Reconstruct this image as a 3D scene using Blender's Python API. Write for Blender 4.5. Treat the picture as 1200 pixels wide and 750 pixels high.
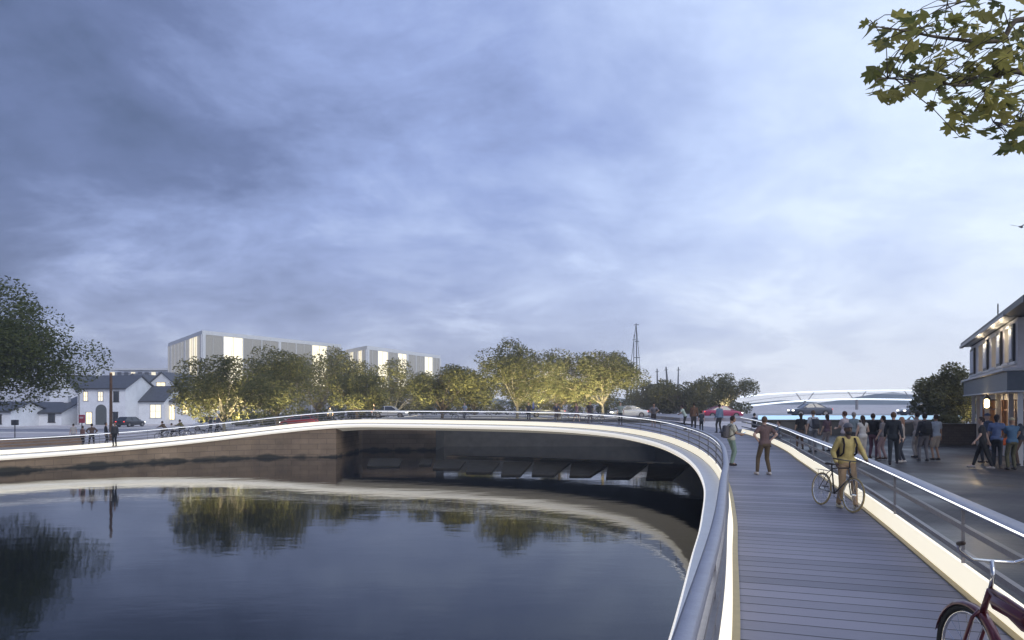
import bpy, bmesh, math, random
import numpy as np
from mathutils import Vector, Matrix
R = math.radians
rnd = random.Random(7)
for o in list(bpy.data.objects): bpy.data.objects.remove(o)
S = bpy.context.scene
COL = S.collection
# ---------------------------------------------------------------- camera, world, sun
EYE, HZ, F = 2.15, 473.0, 800.0           # eye height, horizon row and focal length in photo pixels (1200 x 750)
cd = bpy.data.cameras.new('camera'); cam = bpy.data.objects.new('camera', cd); COL.objects.link(cam)
cam.location = (0, 0, EYE); cam.rotation_euler = (R(90), 0, 0)
cd.sensor_width = 36; cd.lens = 24; cd.shift_y = (HZ - 375) / 1200.0
cd.clip_start = 0.05; cd.clip_end = 6000
S.camera = cam
S.view_settings.view_transform = 'Standard'; S.view_settings.look = 'None'
S.view_settings.exposure = 0.5; S.view_settings.gamma = 1; S.view_settings.use_curve_mapping = False

W = bpy.data.worlds.new('World'); S.world = W; W.use_nodes = True
def build_world():
    nt = W.node_tree; N = nt.nodes; L = nt.links; N.clear()
    def n(t, **k):
        x = N.new(t)
        for a, b in k.items(): setattr(x, a, b)
        return x
    def m(op, a, b=None, c=None, clamp=False):
        x = n('ShaderNodeMath', operation=op, use_clamp=clamp)
        for i, v in enumerate((a, b, c)):
            if v is None: continue
            if isinstance(v, (int, float)): x.inputs[i].default_value = v
            else: L.new(v, x.inputs[i])
        return x.outputs[0]
    tc = n('ShaderNodeTexCoord'); sp = n('ShaderNodeSeparateXYZ'); L.new(tc.outputs['Generated'], sp.inputs[0])
    x, y, z = sp.outputs
    zz = m('ADD', m('MAXIMUM', z, 0.0), 0.30)
    cb = n('ShaderNodeCombineXYZ'); L.new(m('DIVIDE', x, zz), cb.inputs[0]); L.new(m('DIVIDE', y, zz), cb.inputs[1])
    def noise(scale, detail, rough, dist, off):
        mp = n('ShaderNodeMapping'); mp.inputs['Location'].default_value = off
        mp.inputs['Scale'].default_value = (1.0, 1.15, 1)
        L.new(cb.outputs[0], mp.inputs[0])
        q = n('ShaderNodeTexNoise'); L.new(mp.outputs[0], q.inputs['Vector'])
        q.inputs['Scale'].default_value = scale; q.inputs['Detail'].default_value = detail
        q.inputs['Roughness'].default_value = rough; q.inputs['Distortion'].default_value = dist
        return q.outputs['Fac']
    big = noise(0.75, 3, 0.5, 0.3, (3.1, 1.7, 0)); mid = noise(2.0, 10, 0.62, 0.3, (0.4, 7.3, 0))
    streak = noise(5.5, 10, 0.70, 0.2, (5.5, 2.2, 0))
    f = m('ADD', 0.53, m('MULTIPLY', x, 0.64))
    f = m('ADD', f, m('MULTIPLY', m('SUBTRACT', big, 0.5), 0.55))
    f = m('ADD', f, m('MULTIPLY', m('SUBTRACT', mid, 0.5), 0.70))
    f = m('ADD', f, m('MULTIPLY', m('SUBTRACT', streak, 0.5), 0.22))
    low = m('SUBTRACT', 1.0, m('MULTIPLY', z, 2.9), clamp=True)
    f = m('ADD', f, m('MULTIPLY', m('MULTIPLY', low, low), 0.26))
    # thin pale cloud streaks in the lower third of the sky
    st = m('MULTIPLY', m('SUBTRACT', mid, 0.53, clamp=True), m('MULTIPLY', low, 1.1))
    f = m('ADD', f, st, clamp=True)
    cr = n('ShaderNodeValToRGB'); L.new(f, cr.inputs[0])
    e = cr.color_ramp.elements
    e[0].position = 0.0; e[0].color = (0.055, 0.080, 0.150, 1)
    e[1].position = 1.0; e[1].color = (0.55, 0.635, 0.765, 1)
    for p, c in ((0.22, (0.100, 0.134, 0.255, 1)), (0.45, (0.208, 0.268, 0.470, 1)), (0.70, (0.36, 0.44, 0.64, 1))):
        q = e.new(p); q.color = c
    # greyer, less blue towards the horizon
    mxg = n('ShaderNodeMix', data_type='RGBA'); L.new(m('MULTIPLY', m('MULTIPLY', low, low), 0.62), mxg.inputs[0])
    L.new(cr.outputs[0], mxg.inputs[6])
    bw = n('ShaderNodeRGBToBW'); L.new(cr.outputs[0], bw.inputs[0])
    gm = n('ShaderNodeMix', data_type='RGBA', blend_type='MULTIPLY'); gm.inputs[0].default_value = 1
    L.new(bw.outputs[0], gm.inputs[6]); gm.inputs[7].default_value = (1.07, 1.04, 1.07, 1)
    L.new(gm.outputs[2], mxg.inputs[7])
    sky = n('ShaderNodeTexSky', sky_type='NISHITA'); sky.sun_disc = False
    sky.sun_elevation = R(32); sky.sun_rotation = R(156)
    sk = n('ShaderNodeMix', data_type='RGBA', blend_type='MULTIPLY'); sk.inputs[0].default_value = 1
    L.new(sky.outputs[0], sk.inputs[6]); sk.inputs[7].default_value = (0.05, 0.05, 0.05, 1)
    mx = n('ShaderNodeMix', data_type='RGBA'); mx.inputs[0].default_value = 0.06
    L.new(mxg.outputs[2], mx.inputs[6]); L.new(sk.outputs[2], mx.inputs[7])
    bg = n('ShaderNodeBackground'); bg.inputs[1].default_value = 1.2; L.new(mx.outputs[2], bg.inputs[0])
    out = n('ShaderNodeOutputWorld'); L.new(bg.outputs[0], out.inputs[0])
build_world()
sl = bpy.data.lights.new('sun', 'SUN'); sl.energy = 0.75; sl.angle = R(25); sl.color = (1.0, 0.95, 0.90)
so = bpy.data.objects.new('sun', sl); COL.objects.link(so); so.rotation_euler = (R(50), 0, R(-35) + R(180) * 0)
so.rotation_euler = (R(58), 0, R(24))   # soft low evening light from behind the camera, right

# ---------------------------------------------------------------- materials
MATS = {}
def mat(name, col, rough=0.6, metal=0.0, emit=0.0, ecol=None, var=0.0, scale=6.0, bump=0.0, bscale=None, spec=0.5, col2=None, trans=0.0, alpha=1.0, coat=0.0):
    if name in MATS: return MATS[name]
    m = bpy.data.materials.new(name); m.use_nodes = True
    nt = m.node_tree; b = nt.nodes['Principled BSDF']; L = nt.links
    b.inputs['Roughness'].default_value = rough; b.inputs['Metallic'].default_value = metal
    b.inputs['Specular IOR Level'].default_value = spec; b.inputs['Coat Weight'].default_value = coat
    c = (*col, 1)
    if var or col2:
        tc = nt.nodes.new('ShaderNodeTexCoord'); nz = nt.nodes.new('ShaderNodeTexNoise')
        nz.inputs['Scale'].default_value = scale; nz.inputs['Detail'].default_value = 6; nz.inputs['Roughness'].default_value = 0.6
        L.new(tc.outputs['Object'], nz.inputs['Vector'])
        cr = nt.nodes.new('ShaderNodeValToRGB')
        a = tuple(max(0, v * (1 - var)) for v in col); d = col2 or tuple(min(1, v * (1 + var)) for v in col)
        cr.color_ramp.elements[0].position = 0.3; cr.color_ramp.elements[0].color = (*a, 1)
        cr.color_ramp.elements[1].position = 0.7; cr.color_ramp.elements[1].color = (*d, 1)
        L.new(nz.outputs['Fac'], cr.inputs[0]); L.new(cr.outputs[0], b.inputs['Base Color'])
    else: b.inputs['Base Color'].default_value = c
    if bump:
        tc = nt.nodes.new('ShaderNodeTexCoord'); nz = nt.nodes.new('ShaderNodeTexNoise')
        nz.inputs['Scale'].default_value = bscale or scale * 3; nz.inputs['Detail'].default_value = 5
        L.new(tc.outputs['Object'], nz.inputs['Vector'])
        bp = nt.nodes.new('ShaderNodeBump'); bp.inputs['Strength'].default_value = bump; bp.inputs['Distance'].default_value = 0.03
        L.new(nz.outputs['Fac'], bp.inputs['Height']); L.new(bp.outputs[0], b.inputs['Normal'])
    if emit:
        b.inputs['Emission Color'].default_value = (*(ecol or col), 1); b.inputs['Emission Strength'].default_value = emit
    if alpha < 1: b.inputs['Alpha'].default_value = alpha
    MATS[name] = m; return m
def nodes_of(m): return m.node_tree, m.node_tree.nodes, m.node_tree.links, m.node_tree.nodes['Principled BSDF']

def deck_mat():
    m = mat('deck_planks', (0.2, 0.22, 0.27), 0.42); nt, N, L, b = nodes_of(m)
    uv = N.new('ShaderNodeUVMap'); sp = N.new('ShaderNodeSeparateXYZ'); L.new(uv.outputs[0], sp.inputs[0])
    def mt(op, a, b_=None, clamp=False):
        x = N.new('ShaderNodeMath'); x.operation = op; x.use_clamp = clamp
        for i, v in enumerate((a, b_)):
            if v is None: continue
            if isinstance(v, (int, float)): x.inputs[i].default_value = v
            else: L.new(v, x.inputs[i])
        return x.outputs[0]
    v = mt('DIVIDE', sp.outputs[1], 0.3); fr = mt('FRACT', v); idx = mt('FLOOR', v)
    d = mt('MINIMUM', fr, mt('SUBTRACT', 1.0, fr))              # 0 at groove
    g = mt('DIVIDE', mt('SUBTRACT', d, 0.02, True), 0.03, True)
    wn = N.new('ShaderNodeTexWhiteNoise'); wn.noise_dimensions = '1D'; L.new(idx, wn.inputs['W'])
    mp = N.new('ShaderNodeMapping'); mp.inputs['Scale'].default_value = (3, 40, 1); L.new(uv.outputs[0], mp.inputs[0])
    nz = N.new('ShaderNodeTexNoise'); nz.inputs['Scale'].default_value = 1.4; nz.inputs['Detail'].default_value = 6; L.new(mp.outputs[0], nz.inputs['Vector'])
    n2 = N.new('ShaderNodeTexNoise'); n2.inputs['Scale'].default_value = 0.9; n2.inputs['Detail'].default_value = 5; L.new(uv.outputs[0], n2.inputs['Vector'])
    t = mt('ADD', mt('MULTIPLY', wn.outputs[0], 0.5), mt('MULTIPLY', nz.outputs['Fac'], 0.4)); t = mt('ADD', t, mt('MULTIPLY', n2.outputs['Fac'], 0.35))
    cr = N.new('ShaderNodeValToRGB'); L.new(t, cr.inputs[0])
    cr.color_ramp.elements[0].position = 0.25; cr.color_ramp.elements[0].color = (0.115, 0.115, 0.145, 1)
    cr.color_ramp.elements[1].position = 0.85; cr.color_ramp.elements[1].color = (0.235, 0.225, 0.275, 1)
    mx = N.new('ShaderNodeMix'); mx.data_type = 'RGBA'; L.new(g, mx.inputs[0]); mx.inputs[6].default_value = (0.008, 0.008, 0.012, 1)
    L.new(cr.outputs[0], mx.inputs[7]); L.new(mx.outputs[2], b.inputs['Base Color'])
    rr = mt('ADD', 0.44, mt('MULTIPLY', n2.outputs['Fac'], 0.30)); L.new(rr, b.inputs['Roughness'])
    hh = mt('ADD', g, mt('MULTIPLY', nz.outputs['Fac'], 0.25))
    bp = N.new('ShaderNodeBump'); bp.inputs['Strength'].default_value = 0.6; bp.inputs['Distance'].default_value = 0.01
    L.new(hh, bp.inputs['Height']); L.new(bp.outputs[0], b.inputs['Normal'])
    return m
def brick_mat(name, c1, c2, mortar, scale, rough, bw=0.5, rh=0.25, obj=True, bump=0.5):
    m = mat(name, c1, rough); nt, N, L, b = nodes_of(m)
    tc = N.new('ShaderNodeTexCoord'); mp = N.new('ShaderNodeMapping'); L.new(tc.outputs['Object'], mp.inputs[0])
    if not obj: mp.inputs['Rotation'].default_value = (R(90), 0, 0)
    br = N.new('ShaderNodeTexBrick'); L.new(mp.outputs[0], br.inputs['Vector'])
    br.inputs['Color1'].default_value = (*c1, 1); br.inputs['Color2'].default_value = (*c2, 1); br.inputs['Mortar'].default_value = (*mortar, 1)
    br.inputs['Scale'].default_value = scale; br.inputs['Mortar Size'].default_value = 0.015
    br.inputs['Brick Width'].default_value = bw; br.inputs['Row Height'].default_value = rh
    nz = N.new('ShaderNodeTexNoise'); nz.inputs['Scale'].default_value = 0.35; nz.inputs['Detail'].default_value = 7; L.new(tc.outputs['Object'], nz.inputs['Vector'])
    mr = N.new('ShaderNodeMapRange'); L.new(nz.outputs['Fac'], mr.inputs[0]); mr.inputs[1].default_value = 0.3; mr.inputs[2].default_value = 0.7; mr.inputs[3].default_value = 0.6; mr.inputs[4].default_value = 1.3
    mx = N.new('ShaderNodeMix'); mx.data_type = 'RGBA'; mx.blend_type = 'MULTIPLY'; mx.inputs[0].default_value = 1
    L.new(br.outputs['Color'], mx.inputs[6]); L.new(mr.outputs[0], mx.inputs[7]); L.new(mx.outputs[2], b.inputs['Base Color'])
    m2 = N.new('ShaderNodeMapRange'); L.new(nz.outputs['Fac'], m2.inputs[0]); m2.inputs[1].default_value = 0.35; m2.inputs[2].default_value = 0.65; m2.inputs[3].default_value = rough * 0.6; m2.inputs[4].default_value = min(1, rough * 1.3)
    L.new(m2.outputs[0], b.inputs['Roughness'])
    bp = N.new('ShaderNodeBump'); bp.inputs['Strength'].default_value = bump; bp.inputs['Distance'].default_value = 0.01; bp.invert = True
    L.new(br.outputs['Fac'], bp.inputs['Height']); L.new(bp.outputs[0], b.inputs['Normal'])
    return m
def water_mat():
    m = mat('water', (0.006, 0.009, 0.013), 0.035, spec=0.5); nt, N, L, b = nodes_of(m)
    b.inputs['IOR'].default_value = 1.33
    tc = N.new('ShaderNodeTexCoord'); bps = None
    for sc, st, ds in (((0.22, 0.5, 1), 0.09, 0.12), ((1.3, 3.2, 1), 0.10, 0.02)):
        mp = N.new('ShaderNodeMapping'); mp.inputs['Scale'].default_value = sc; L.new(tc.outputs['Object'], mp.inputs[0])
        nz = N.new('ShaderNodeTexNoise'); nz.inputs['Scale'].default_value = 1; nz.inputs['Detail'].default_value = 4; L.new(mp.outputs[0], nz.inputs['Vector'])
        bp = N.new('ShaderNodeBump'); bp.inputs['Strength'].default_value = st; bp.inputs['Distance'].default_value = ds
        L.new(nz.outputs['Fac'], bp.inputs['Height'])
        if bps: L.new(bps.outputs[0], bp.inputs['Normal'])
        bps = bp
    L.new(bps.outputs[0], b.inputs['Normal']); return m
def leaf_mat(name, c1, c2, trans=0.35):
    m = mat(name, c1, 0.55, spec=0.25); nt, N, L, b = nodes_of(m)
    ge = N.new('ShaderNodeNewGeometry'); cr = N.new('ShaderNodeValToRGB'); L.new(ge.outputs['Random Per Island'], cr.inputs[0])
    cr.color_ramp.elements[0].color = (*c1, 1); cr.color_ramp.elements[1].color = (*c2, 1)
    L.new(cr.outputs[0], b.inputs['Base Color'])
    tr = N.new('ShaderNodeBsdfTranslucent'); mx = N.new('ShaderNodeMixShader'); mx.inputs[0].default_value = trans
    L.new(cr.outputs[0], tr.inputs[0]); out = N['Material Output']
    L.new(b.outputs[0], mx.inputs[1]); L.new(tr.outputs[0], mx.inputs[2]); L.new(mx.outputs[0], out.inputs[0]); return m

# ---------------------------------------------------------------- mesh helpers
class MB:
    def __init__(s): s.v = []; s.f = []; s.mi = []; s.uv = None
    def add(s, vs, fs, mi=0):
        o = len(s.v); s.v += [tuple(p) for p in vs]; s.f += [tuple(i + o for i in f) for f in fs]; s.mi += [mi] * len(fs)
    def box(s, c, d, rz=0, mi=0, rx=0, ry=0):
        M = Matrix.Translation(c) @ Matrix.Rotation(rz, 4, 'Z') @ Matrix.Rotation(ry, 4, 'Y') @ Matrix.Rotation(rx, 4, 'X')
        vs = [M @ Vector((x * d[0] / 2, y * d[1] / 2, z * d[2] / 2)) for x in (-1, 1) for y in (-1, 1) for z in (-1, 1)]
        s.add(vs, [(0, 1, 3, 2), (4, 6, 7, 5), (0, 4, 5, 1), (2, 3, 7, 6), (0, 2, 6, 4), (1, 5, 7, 3)], mi)
    def tube(s, pts, rad, n=8, mi=0, closed=False, flat=None):
        pts = [Vector(p) for p in pts]; K = len(pts)
        rad = rad if isinstance(rad, (list, tuple)) else [rad] * K
        up = Vector((0, 0, 1)); rings = []; prev = None
        for i, p in enumerate(pts):
            a = pts[(i - 1) % K] if (closed or i > 0) else p; b = pts[(i + 1) % K] if (closed or i < K - 1) else p
            t = (b - a).normalized()
            if prev is None: u = t.cross(up) if abs(t.z) < 0.95 else t.cross(Vector((1, 0, 0)))
            else: u = prev - t * prev.dot(t)
            u.normalize(); prev = u; w = t.cross(u)
            rings.append([p + (u * math.cos(2 * math.pi * k / n) + w * math.sin(2 * math.pi * k / n)) * rad[i] for k in range(n)])
        vs = [q for r in rings for q in r]; fs = []
        for i in range(K if closed else K - 1):
            j = (i + 1) % K
            for k in range(n): fs.append((i * n + k, i * n + (k + 1) % n, j * n + (k + 1) % n, j * n + k))
        if not closed: fs += [tuple(range(n))[::-1], tuple((K - 1) * n + k for k in range(n))]
        s.add(vs, fs, mi)
    def cap(s, a, b, ra, rb, flat=1.0, n=12, q=4, fa=0.0):
        """tapered capsule; flat scales the offset along local y"""
        a, b = Vector(a), Vector(b); t = b - a
        if t.length < 1e-6: t = Vector((0, 0, 1e-4)); b = a + t
        t.normalize(); u = t.cross(Vector((0, 1, 0)) if abs(t.y) < 0.9 else Vector((1, 0, 0))).normalized(); w = t.cross(u)
        rings = []
        for i in range(q + 1):
            an = math.pi / 2 * i / q; rings.append((a, -math.cos(an) * ra, max(0.0005, math.sin(an) * ra)))
        for i in range(q + 1):
            an = math.pi / 2 * i / q; rings.append((b, math.sin(an) * rb, max(0.0005, math.cos(an) * rb)))
        vs = []
        for c, h, r in rings:
            for k in range(n):
                off = u * math.cos(2 * math.pi * k / n) * r + w * math.sin(2 * math.pi * k / n) * r + t * h
                off.y *= flat; vs.append(c + off)
        fs = [(i * n + k, i * n + (k + 1) % n, (i + 1) * n + (k + 1) % n, (i + 1) * n + k) for i in range(len(rings) - 1) for k in range(n)]
        fs += [tuple(range(n))[::-1], tuple((len(rings) - 1) * n + k for k in range(n))]
        s.add(vs, fs)
    def ell(s, c, r, n=16, q=10, keep=None):
        vs = []; c = Vector(c)
        for i in range(q + 1):
            an = math.pi * i / q - math.pi / 2
            for k in range(n):
                rr = max(1e-3, math.cos(an)); vs.append(c + Vector((math.cos(2 * math.pi * k / n) * rr * r[0], math.sin(2 * math.pi * k / n) * rr * r[1], math.sin(an) * r[2])))
        fs = []
        for i in range(q):
            for k in range(n):
                f = (i * n + k, i * n + (k + 1) % n, (i + 1) * n + (k + 1) % n, (i + 1) * n + k)
                cc = sum((vs[j] for j in f), Vector()) / 4
                if keep is None or keep(cc - c): fs.append(f)
        if keep is None: fs += [tuple(range(n))[::-1], tuple(q * n + k for k in range(n))]
        s.add(vs, fs)
    def prism(s, poly, z0, z1, mi=0):
        n = len(poly); vs = [(x, y, z0) for x, y in poly] + [(x, y, z1) for x, y in poly]
        s.add(vs, [tuple(range(n))[::-1], tuple(range(n, 2 * n))] + [(i, (i + 1) % n, n + (i + 1) % n, n + i) for i in range(n)], mi)
    def build(s, name, mats, parent=None, smooth=False, remesh=0.0, bevel=0.0, solid=0.0, label=None):
        me = bpy.data.meshes.new(name); me.from_pydata(s.v, [], s.f)
        ms = mats if isinstance(mats, (list, tuple)) else [mats]
        for m in ms: me.materials.append(m)
        if len(ms) > 1: me.polygons.foreach_set('material_index', s.mi)
        me.update()
        o = bpy.data.objects.new(name, me); COL.objects.link(o)
        bm = bmesh.new(); bm.from_mesh(me); bmesh.ops.recalc_face_normals(bm, faces=bm.faces); bm.to_mesh(me); bm.free()
        if remesh:
            md = o.modifiers.new('r', 'REMESH'); md.mode = 'VOXEL'; md.voxel_size = remesh; md.use_smooth_shade = True
            sm = o.modifiers.new('s', 'SMOOTH'); sm.iterations = 3; sm.factor = 0.5
            dg = bpy.context.evaluated_depsgraph_get(); nm = bpy.data.meshes.new_from_object(o.evaluated_get(dg))
            o.modifiers.clear(); o.data = nm; bpy.data.meshes.remove(me); me = nm; me.name = name
            if not len(me.materials): me.materials.append(ms[0])
        if bevel:
            md = o.modifiers.new('b', 'BEVEL'); md.width = bevel; md.segments = 2; md.limit_method = 'ANGLE'
        if solid:
            md = o.modifiers.new('t', 'SOLIDIFY'); md.thickness = solid; md.offset = 0
        if smooth or remesh: me.polygons.foreach_set('use_smooth', [True] * len(me.polygons))
        if parent: o.parent = parent
        if label: o['label'] = label
        return o
def thing(name, label, cat, loc=(0, 0, 0), rz=0, group=None):
    o = bpy.data.objects.new(name, None); o.empty_display_size = 0.3; COL.objects.link(o); o.location = loc; o.rotation_euler.z = rz
    return tag(o, label, cat, group)
def tag(o, label=None, cat=None, group=None, kind=None):
    if label: o['label'] = label
    if cat: o['category'] = cat
    if group: o['group'] = group
    if kind: o['kind'] = kind
    return o
def copy_tree(o, parent=None):
    c = o.copy(); COL.objects.link(c)
    if parent: c.parent = parent
    for ch in list(o.children): copy_tree(ch, c)
    return c
def catmull(P, n):
    P = [Vector(p) for p in P]; P = [P[0] * 2 - P[1]] + P + [P[-1] * 2 - P[-2]]; out = []
    for i in range(1, len(P) - 2):
        for k in range(n):
            t = k / n; a, b, c, d = P[i - 1:i + 3]
            out.append(0.5 * ((2 * b) + (c - a) * t + (2 * a - 5 * b + 4 * c - d) * t * t + (3 * b - a - 3 * c + d) * t ** 3))
    out.append(P[-2]); return out
def resample(P, n):
    d = [0]
    for a, b in zip(P, P[1:]): d.append(d[-1] + (b - a).length)
    out = []; j = 0
    for k in range(n):
        t = d[-1] * k / (n - 1)
        while j < len(d) - 2 and d[j + 1] < t: j += 1
        f = (t - d[j]) / max(1e-9, d[j + 1] - d[j]); out.append(P[j].lerp(P[j + 1], f))
    return out
def ss(x, a, b):
    t = min(1, max(0, (x - a) / (b - a))); return t * t * (3 - 2 * t)
def H(X, Y):      # height of the land and of the bridge deck, which meets it everywhere
    return 0.5 * ss(Y, 28, 54) - 1.7 * ss(-X, 12, 34) * ss(Y, 5, 30)
def at(px, Y): return (px - 600) / F * Y
WZ = -2.5         # water level

# ---------------------------------------------------------------- palette
M_deck = deck_mat()
M_steel = mat('brushed_steel', (0.26, 0.245, 0.25), 0.42, 0.6, var=0.12, scale=14)
M_rail = mat('handrail_steel', (0.27, 0.275, 0.33), 0.45, 0.3, var=0.10, scale=9, bump=0.1)
M_kerb = mat('light_diffuser', (0.8, 0.78, 0.72), 0.5, emit=0.56, ecol=(1.0, 0.90, 0.66))
M_fascia = mat('lit_fascia', (0.8, 0.8, 0.78), 0.5, emit=0.50, ecol=(1.0, 0.94, 0.82))
M_led = mat('led_strip', (0.8, 0.8, 0.8), 0.5, emit=1.3, ecol=(0.95, 0.97, 1.0))
M_edge_glow = mat('edge_glow', (0.42, 0.32, 0.14), 0.4, 0.6, var=0.1)  # warm strip painted for the kerb light's glow on the deck edge
M_white = mat('white_steel', (0.62, 0.63, 0.64), 0.4, 0.1, var=0.06, scale=3)
M_soffit = mat('glowing_soffit', (0.42, 0.39, 0.33), 0.6, emit=0.14, ecol=(0.9, 0.82, 0.68))  # faint emission put in place of light falling on the soffit
M_water = water_mat()
M_quay = mat('quay_concrete', (0.30, 0.215, 0.14), 0.75, var=0.35, scale=0.35, bump=0.5, bscale=3)
def quay_nodes(m, wet):
    nt, N, L, b = nodes_of(m); tc = N.new('ShaderNodeTexCoord'); sp = N.new('ShaderNodeSeparateXYZ'); L.new(tc.outputs['Object'], sp.inputs[0])
    ad = N.new('ShaderNodeMath'); L.new(sp.outputs[0], ad.inputs[0]); L.new(sp.outputs[1], ad.inputs[1])
    cb = N.new('ShaderNodeCombineXYZ'); L.new(ad.outputs[0], cb.inputs[0]); L.new(sp.outputs[2], cb.inputs[1])
    br = N.new('ShaderNodeTexBrick'); L.new(cb.outputs[0], br.inputs['Vector']); br.inputs['Scale'].default_value = 1; br.inputs['Brick Width'].default_value = 1.6; br.inputs['Row Height'].default_value = .45; br.inputs['Mortar Size'].default_value = .02
    br.inputs['Color1'].default_value = (1, 1, 1, 1); br.inputs['Color2'].default_value = (.80, .80, .78, 1); br.inputs['Mortar'].default_value = (.5, .5, .5, 1)
    src = b.inputs['Base Color'].links[0].from_socket
    mx = N.new('ShaderNodeMix'); mx.data_type = 'RGBA'; mx.blend_type = 'MULTIPLY'; mx.inputs[0].default_value = 1; L.new(src, mx.inputs[6]); L.new(br.outputs['Color'], mx.inputs[7])
    nz = N.new('ShaderNodeTexNoise'); nz.inputs['Scale'].default_value = .7; nz.inputs['Detail'].default_value = 6; L.new(tc.outputs['Object'], nz.inputs['Vector'])
    zz = N.new('ShaderNodeMath'); zz.operation = 'MULTIPLY_ADD'; L.new(nz.outputs['Fac'], zz.inputs[0]); zz.inputs[1].default_value = -1.1; L.new(sp.outputs[2], zz.inputs[2])
    mr = N.new('ShaderNodeMapRange'); L.new(zz.outputs[0], mr.inputs[0]); mr.inputs[1].default_value = wet - .55; mr.inputs[2].default_value = wet - .35
    m3 = N.new('ShaderNodeMix'); m3.data_type = 'RGBA'; L.new(mr.outputs[0], m3.inputs[0]); m3.inputs[6].default_value = (.035, .032, .022, 1); L.new(mx.outputs[2], m3.inputs[7]); L.new(m3.outputs[2], b.inputs['Base Color'])
quay_nodes(M_quay, -2.4)
M_dark = mat('dark_stone', (0.06, 0.058, 0.055), 0.7, var=0.3, scale=1.2, bump=0.4)
M_ground = mat('ground_paving', (0.50, 0.46, 0.46), 0.7, var=0.22, scale=0.15, bump=0.3, bscale=6)
M_plaza = brick_mat('plaza_bricks', (0.026, 0.024, 0.027), (0.042, 0.037, 0.04), (0.016, 0.016, 0.02), 1.0, 0.58, bw=0.24, rh=0.12)
M_road = mat('asphalt', (0.22, 0.21, 0.24), 0.45, var=0.25, scale=0.8, bump=0.2)
M_line = mat('road_paint', (0.7, 0.7, 0.68), 0.6, var=0.1, scale=4)
M_black = mat('black_rubber', (0.012, 0.012, 0.012), 0.7, var=0.2)
M_chrome = mat('chrome', (0.65, 0.65, 0.66), 0.16, 1.0)
M_glass = mat('window_glass', (0.03, 0.035, 0.045), 0.08, spec=0.8)
M_warm = mat('lit_window', (0.8, 0.7, 0.5), 0.5, emit=1.2, ecol=(1.0, 0.80, 0.42))
M_warm2 = mat('lit_window_pale', (0.8, 0.8, 0.7), 0.5, emit=0.72, ecol=(1.0, 0.84, 0.50))
M_render = mat('white_render', (0.74, 0.76, 0.80), 0.7, var=0.10, scale=0.8, bump=0.15)
M_slate = mat('slate_roof', (0.07, 0.075, 0.09), 0.55, var=0.25, scale=2.0, bump=0.4, bscale=6)
M_frame = mat('window_frame', (0.55, 0.55, 0.55), 0.5)
M_dframe = mat('dark_frame', (0.03, 0.03, 0.033), 0.5)
M_bark = mat('bark', (0.12, 0.095, 0.07), 0.85, var=0.35, scale=5, bump=0.6)
M_bark_pale = mat('pale_bark', (0.30, 0.27, 0.20), 0.8, var=0.3, scale=5, bump=0.5)
L_dark = leaf_mat('foliage_dark', (0.045, 0.062, 0.02), (0.125, 0.14, 0.04))
L_mid = leaf_mat('foliage_olive', (0.055, 0.065, 0.025), (0.15, 0.145, 0.052))
L_bush = leaf_mat('foliage_bush', (0.08, 0.085, 0.035), (0.16, 0.15, 0.06))
L_maple = leaf_mat('foliage_maple', (0.10, 0.12, 0.04), (0.42, 0.36, 0.10), 0.62)

# ---------------------------------------------------------------- bridge curves (plan)
IN = catmull([(-5.6, -14, 0), (-1.7, -4, 0), (-0.2, 0, 0), (0.87, 3, 0), (2.0, 6.2, 0), (3.2, 9.9, 0), (4.2, 13, 0), (5.85, 18.7, 0), (7.25, 25, 0), (8.2, 31.5, 0), (8.3, 38, 0),
              (6.9, 44.3, 0), (3.5, 50, 0), (-2, 54.6, 0), (-9, 58, 0), (-16, 59.6, 0), (-23, 58.2, 0), (-30, 52.3, 0), (-36, 45, 0), (-46, 33, 0), (-60, 17, 0)], 12)
OUT = catmull([(-1.9, -14, 0), (1.35, -4, 0), (2.53, 0, 0), (3.54, 3, 0), (5.08, 7.58, 0), (6.53, 11.9, 0), (7.95, 16.3, 0), (9.4, 21, 0), (10.9, 26, 0), (12.4, 31, 0), (13.7, 37, 0), (14.4, 43, 0),
               (14.2, 50, 0), (11.5, 57, 0), (6, 62.5, 0), (-2, 65.5, 0), (-10, 66.5, 0), (-18, 65.8, 0), (-26.5, 61.5, 0), (-34, 54.5, 0), (-40.5, 47, 0), (-50, 36, 0), (-64, 20, 0)], 12)
NS = 320
IN = resample(IN, NS); OUT = resample(OUT, NS)
for P in (IN, OUT):
    for p in P: p.z = H(p.x, p.y)
def normals(P, side):
    out = []
    for i in range(len(P)):
        t = (P[min(i + 1, len(P) - 1)] - P[max(i - 1, 0)]); t.z = 0; t.normalize()
        out.append(Vector((-t.y, t.x, 0)) * side)
    return out
NIN = normals(IN, 1); NOUT = normals(OUT, -1)
def sweep(mb, P, Nn, prof, i0=0, i1=None, mi=0):
    i1 = i1 or len(P); n = len(prof); vs = []
    for i in range(i0, i1):
        for a, z in prof: q = P[i] + Nn[i] * a; vs.append((q.x, q.y, P[i].z + z))
    K = i1 - i0
    fs = [(i * n + k, i * n + (k + 1) % n, (i + 1) * n + (k + 1) % n, (i + 1) * n + k) for i in range(K - 1) for k in range(n)]
    fs += [tuple(range(n))[::-1], tuple((K - 1) * n + k for k in range(n))]
    mb.add(vs, fs, mi)
bridge = thing('footbridge', 'long curving footbridge with glowing white edge sweeping round the dark basin', 'bridge')
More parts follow.
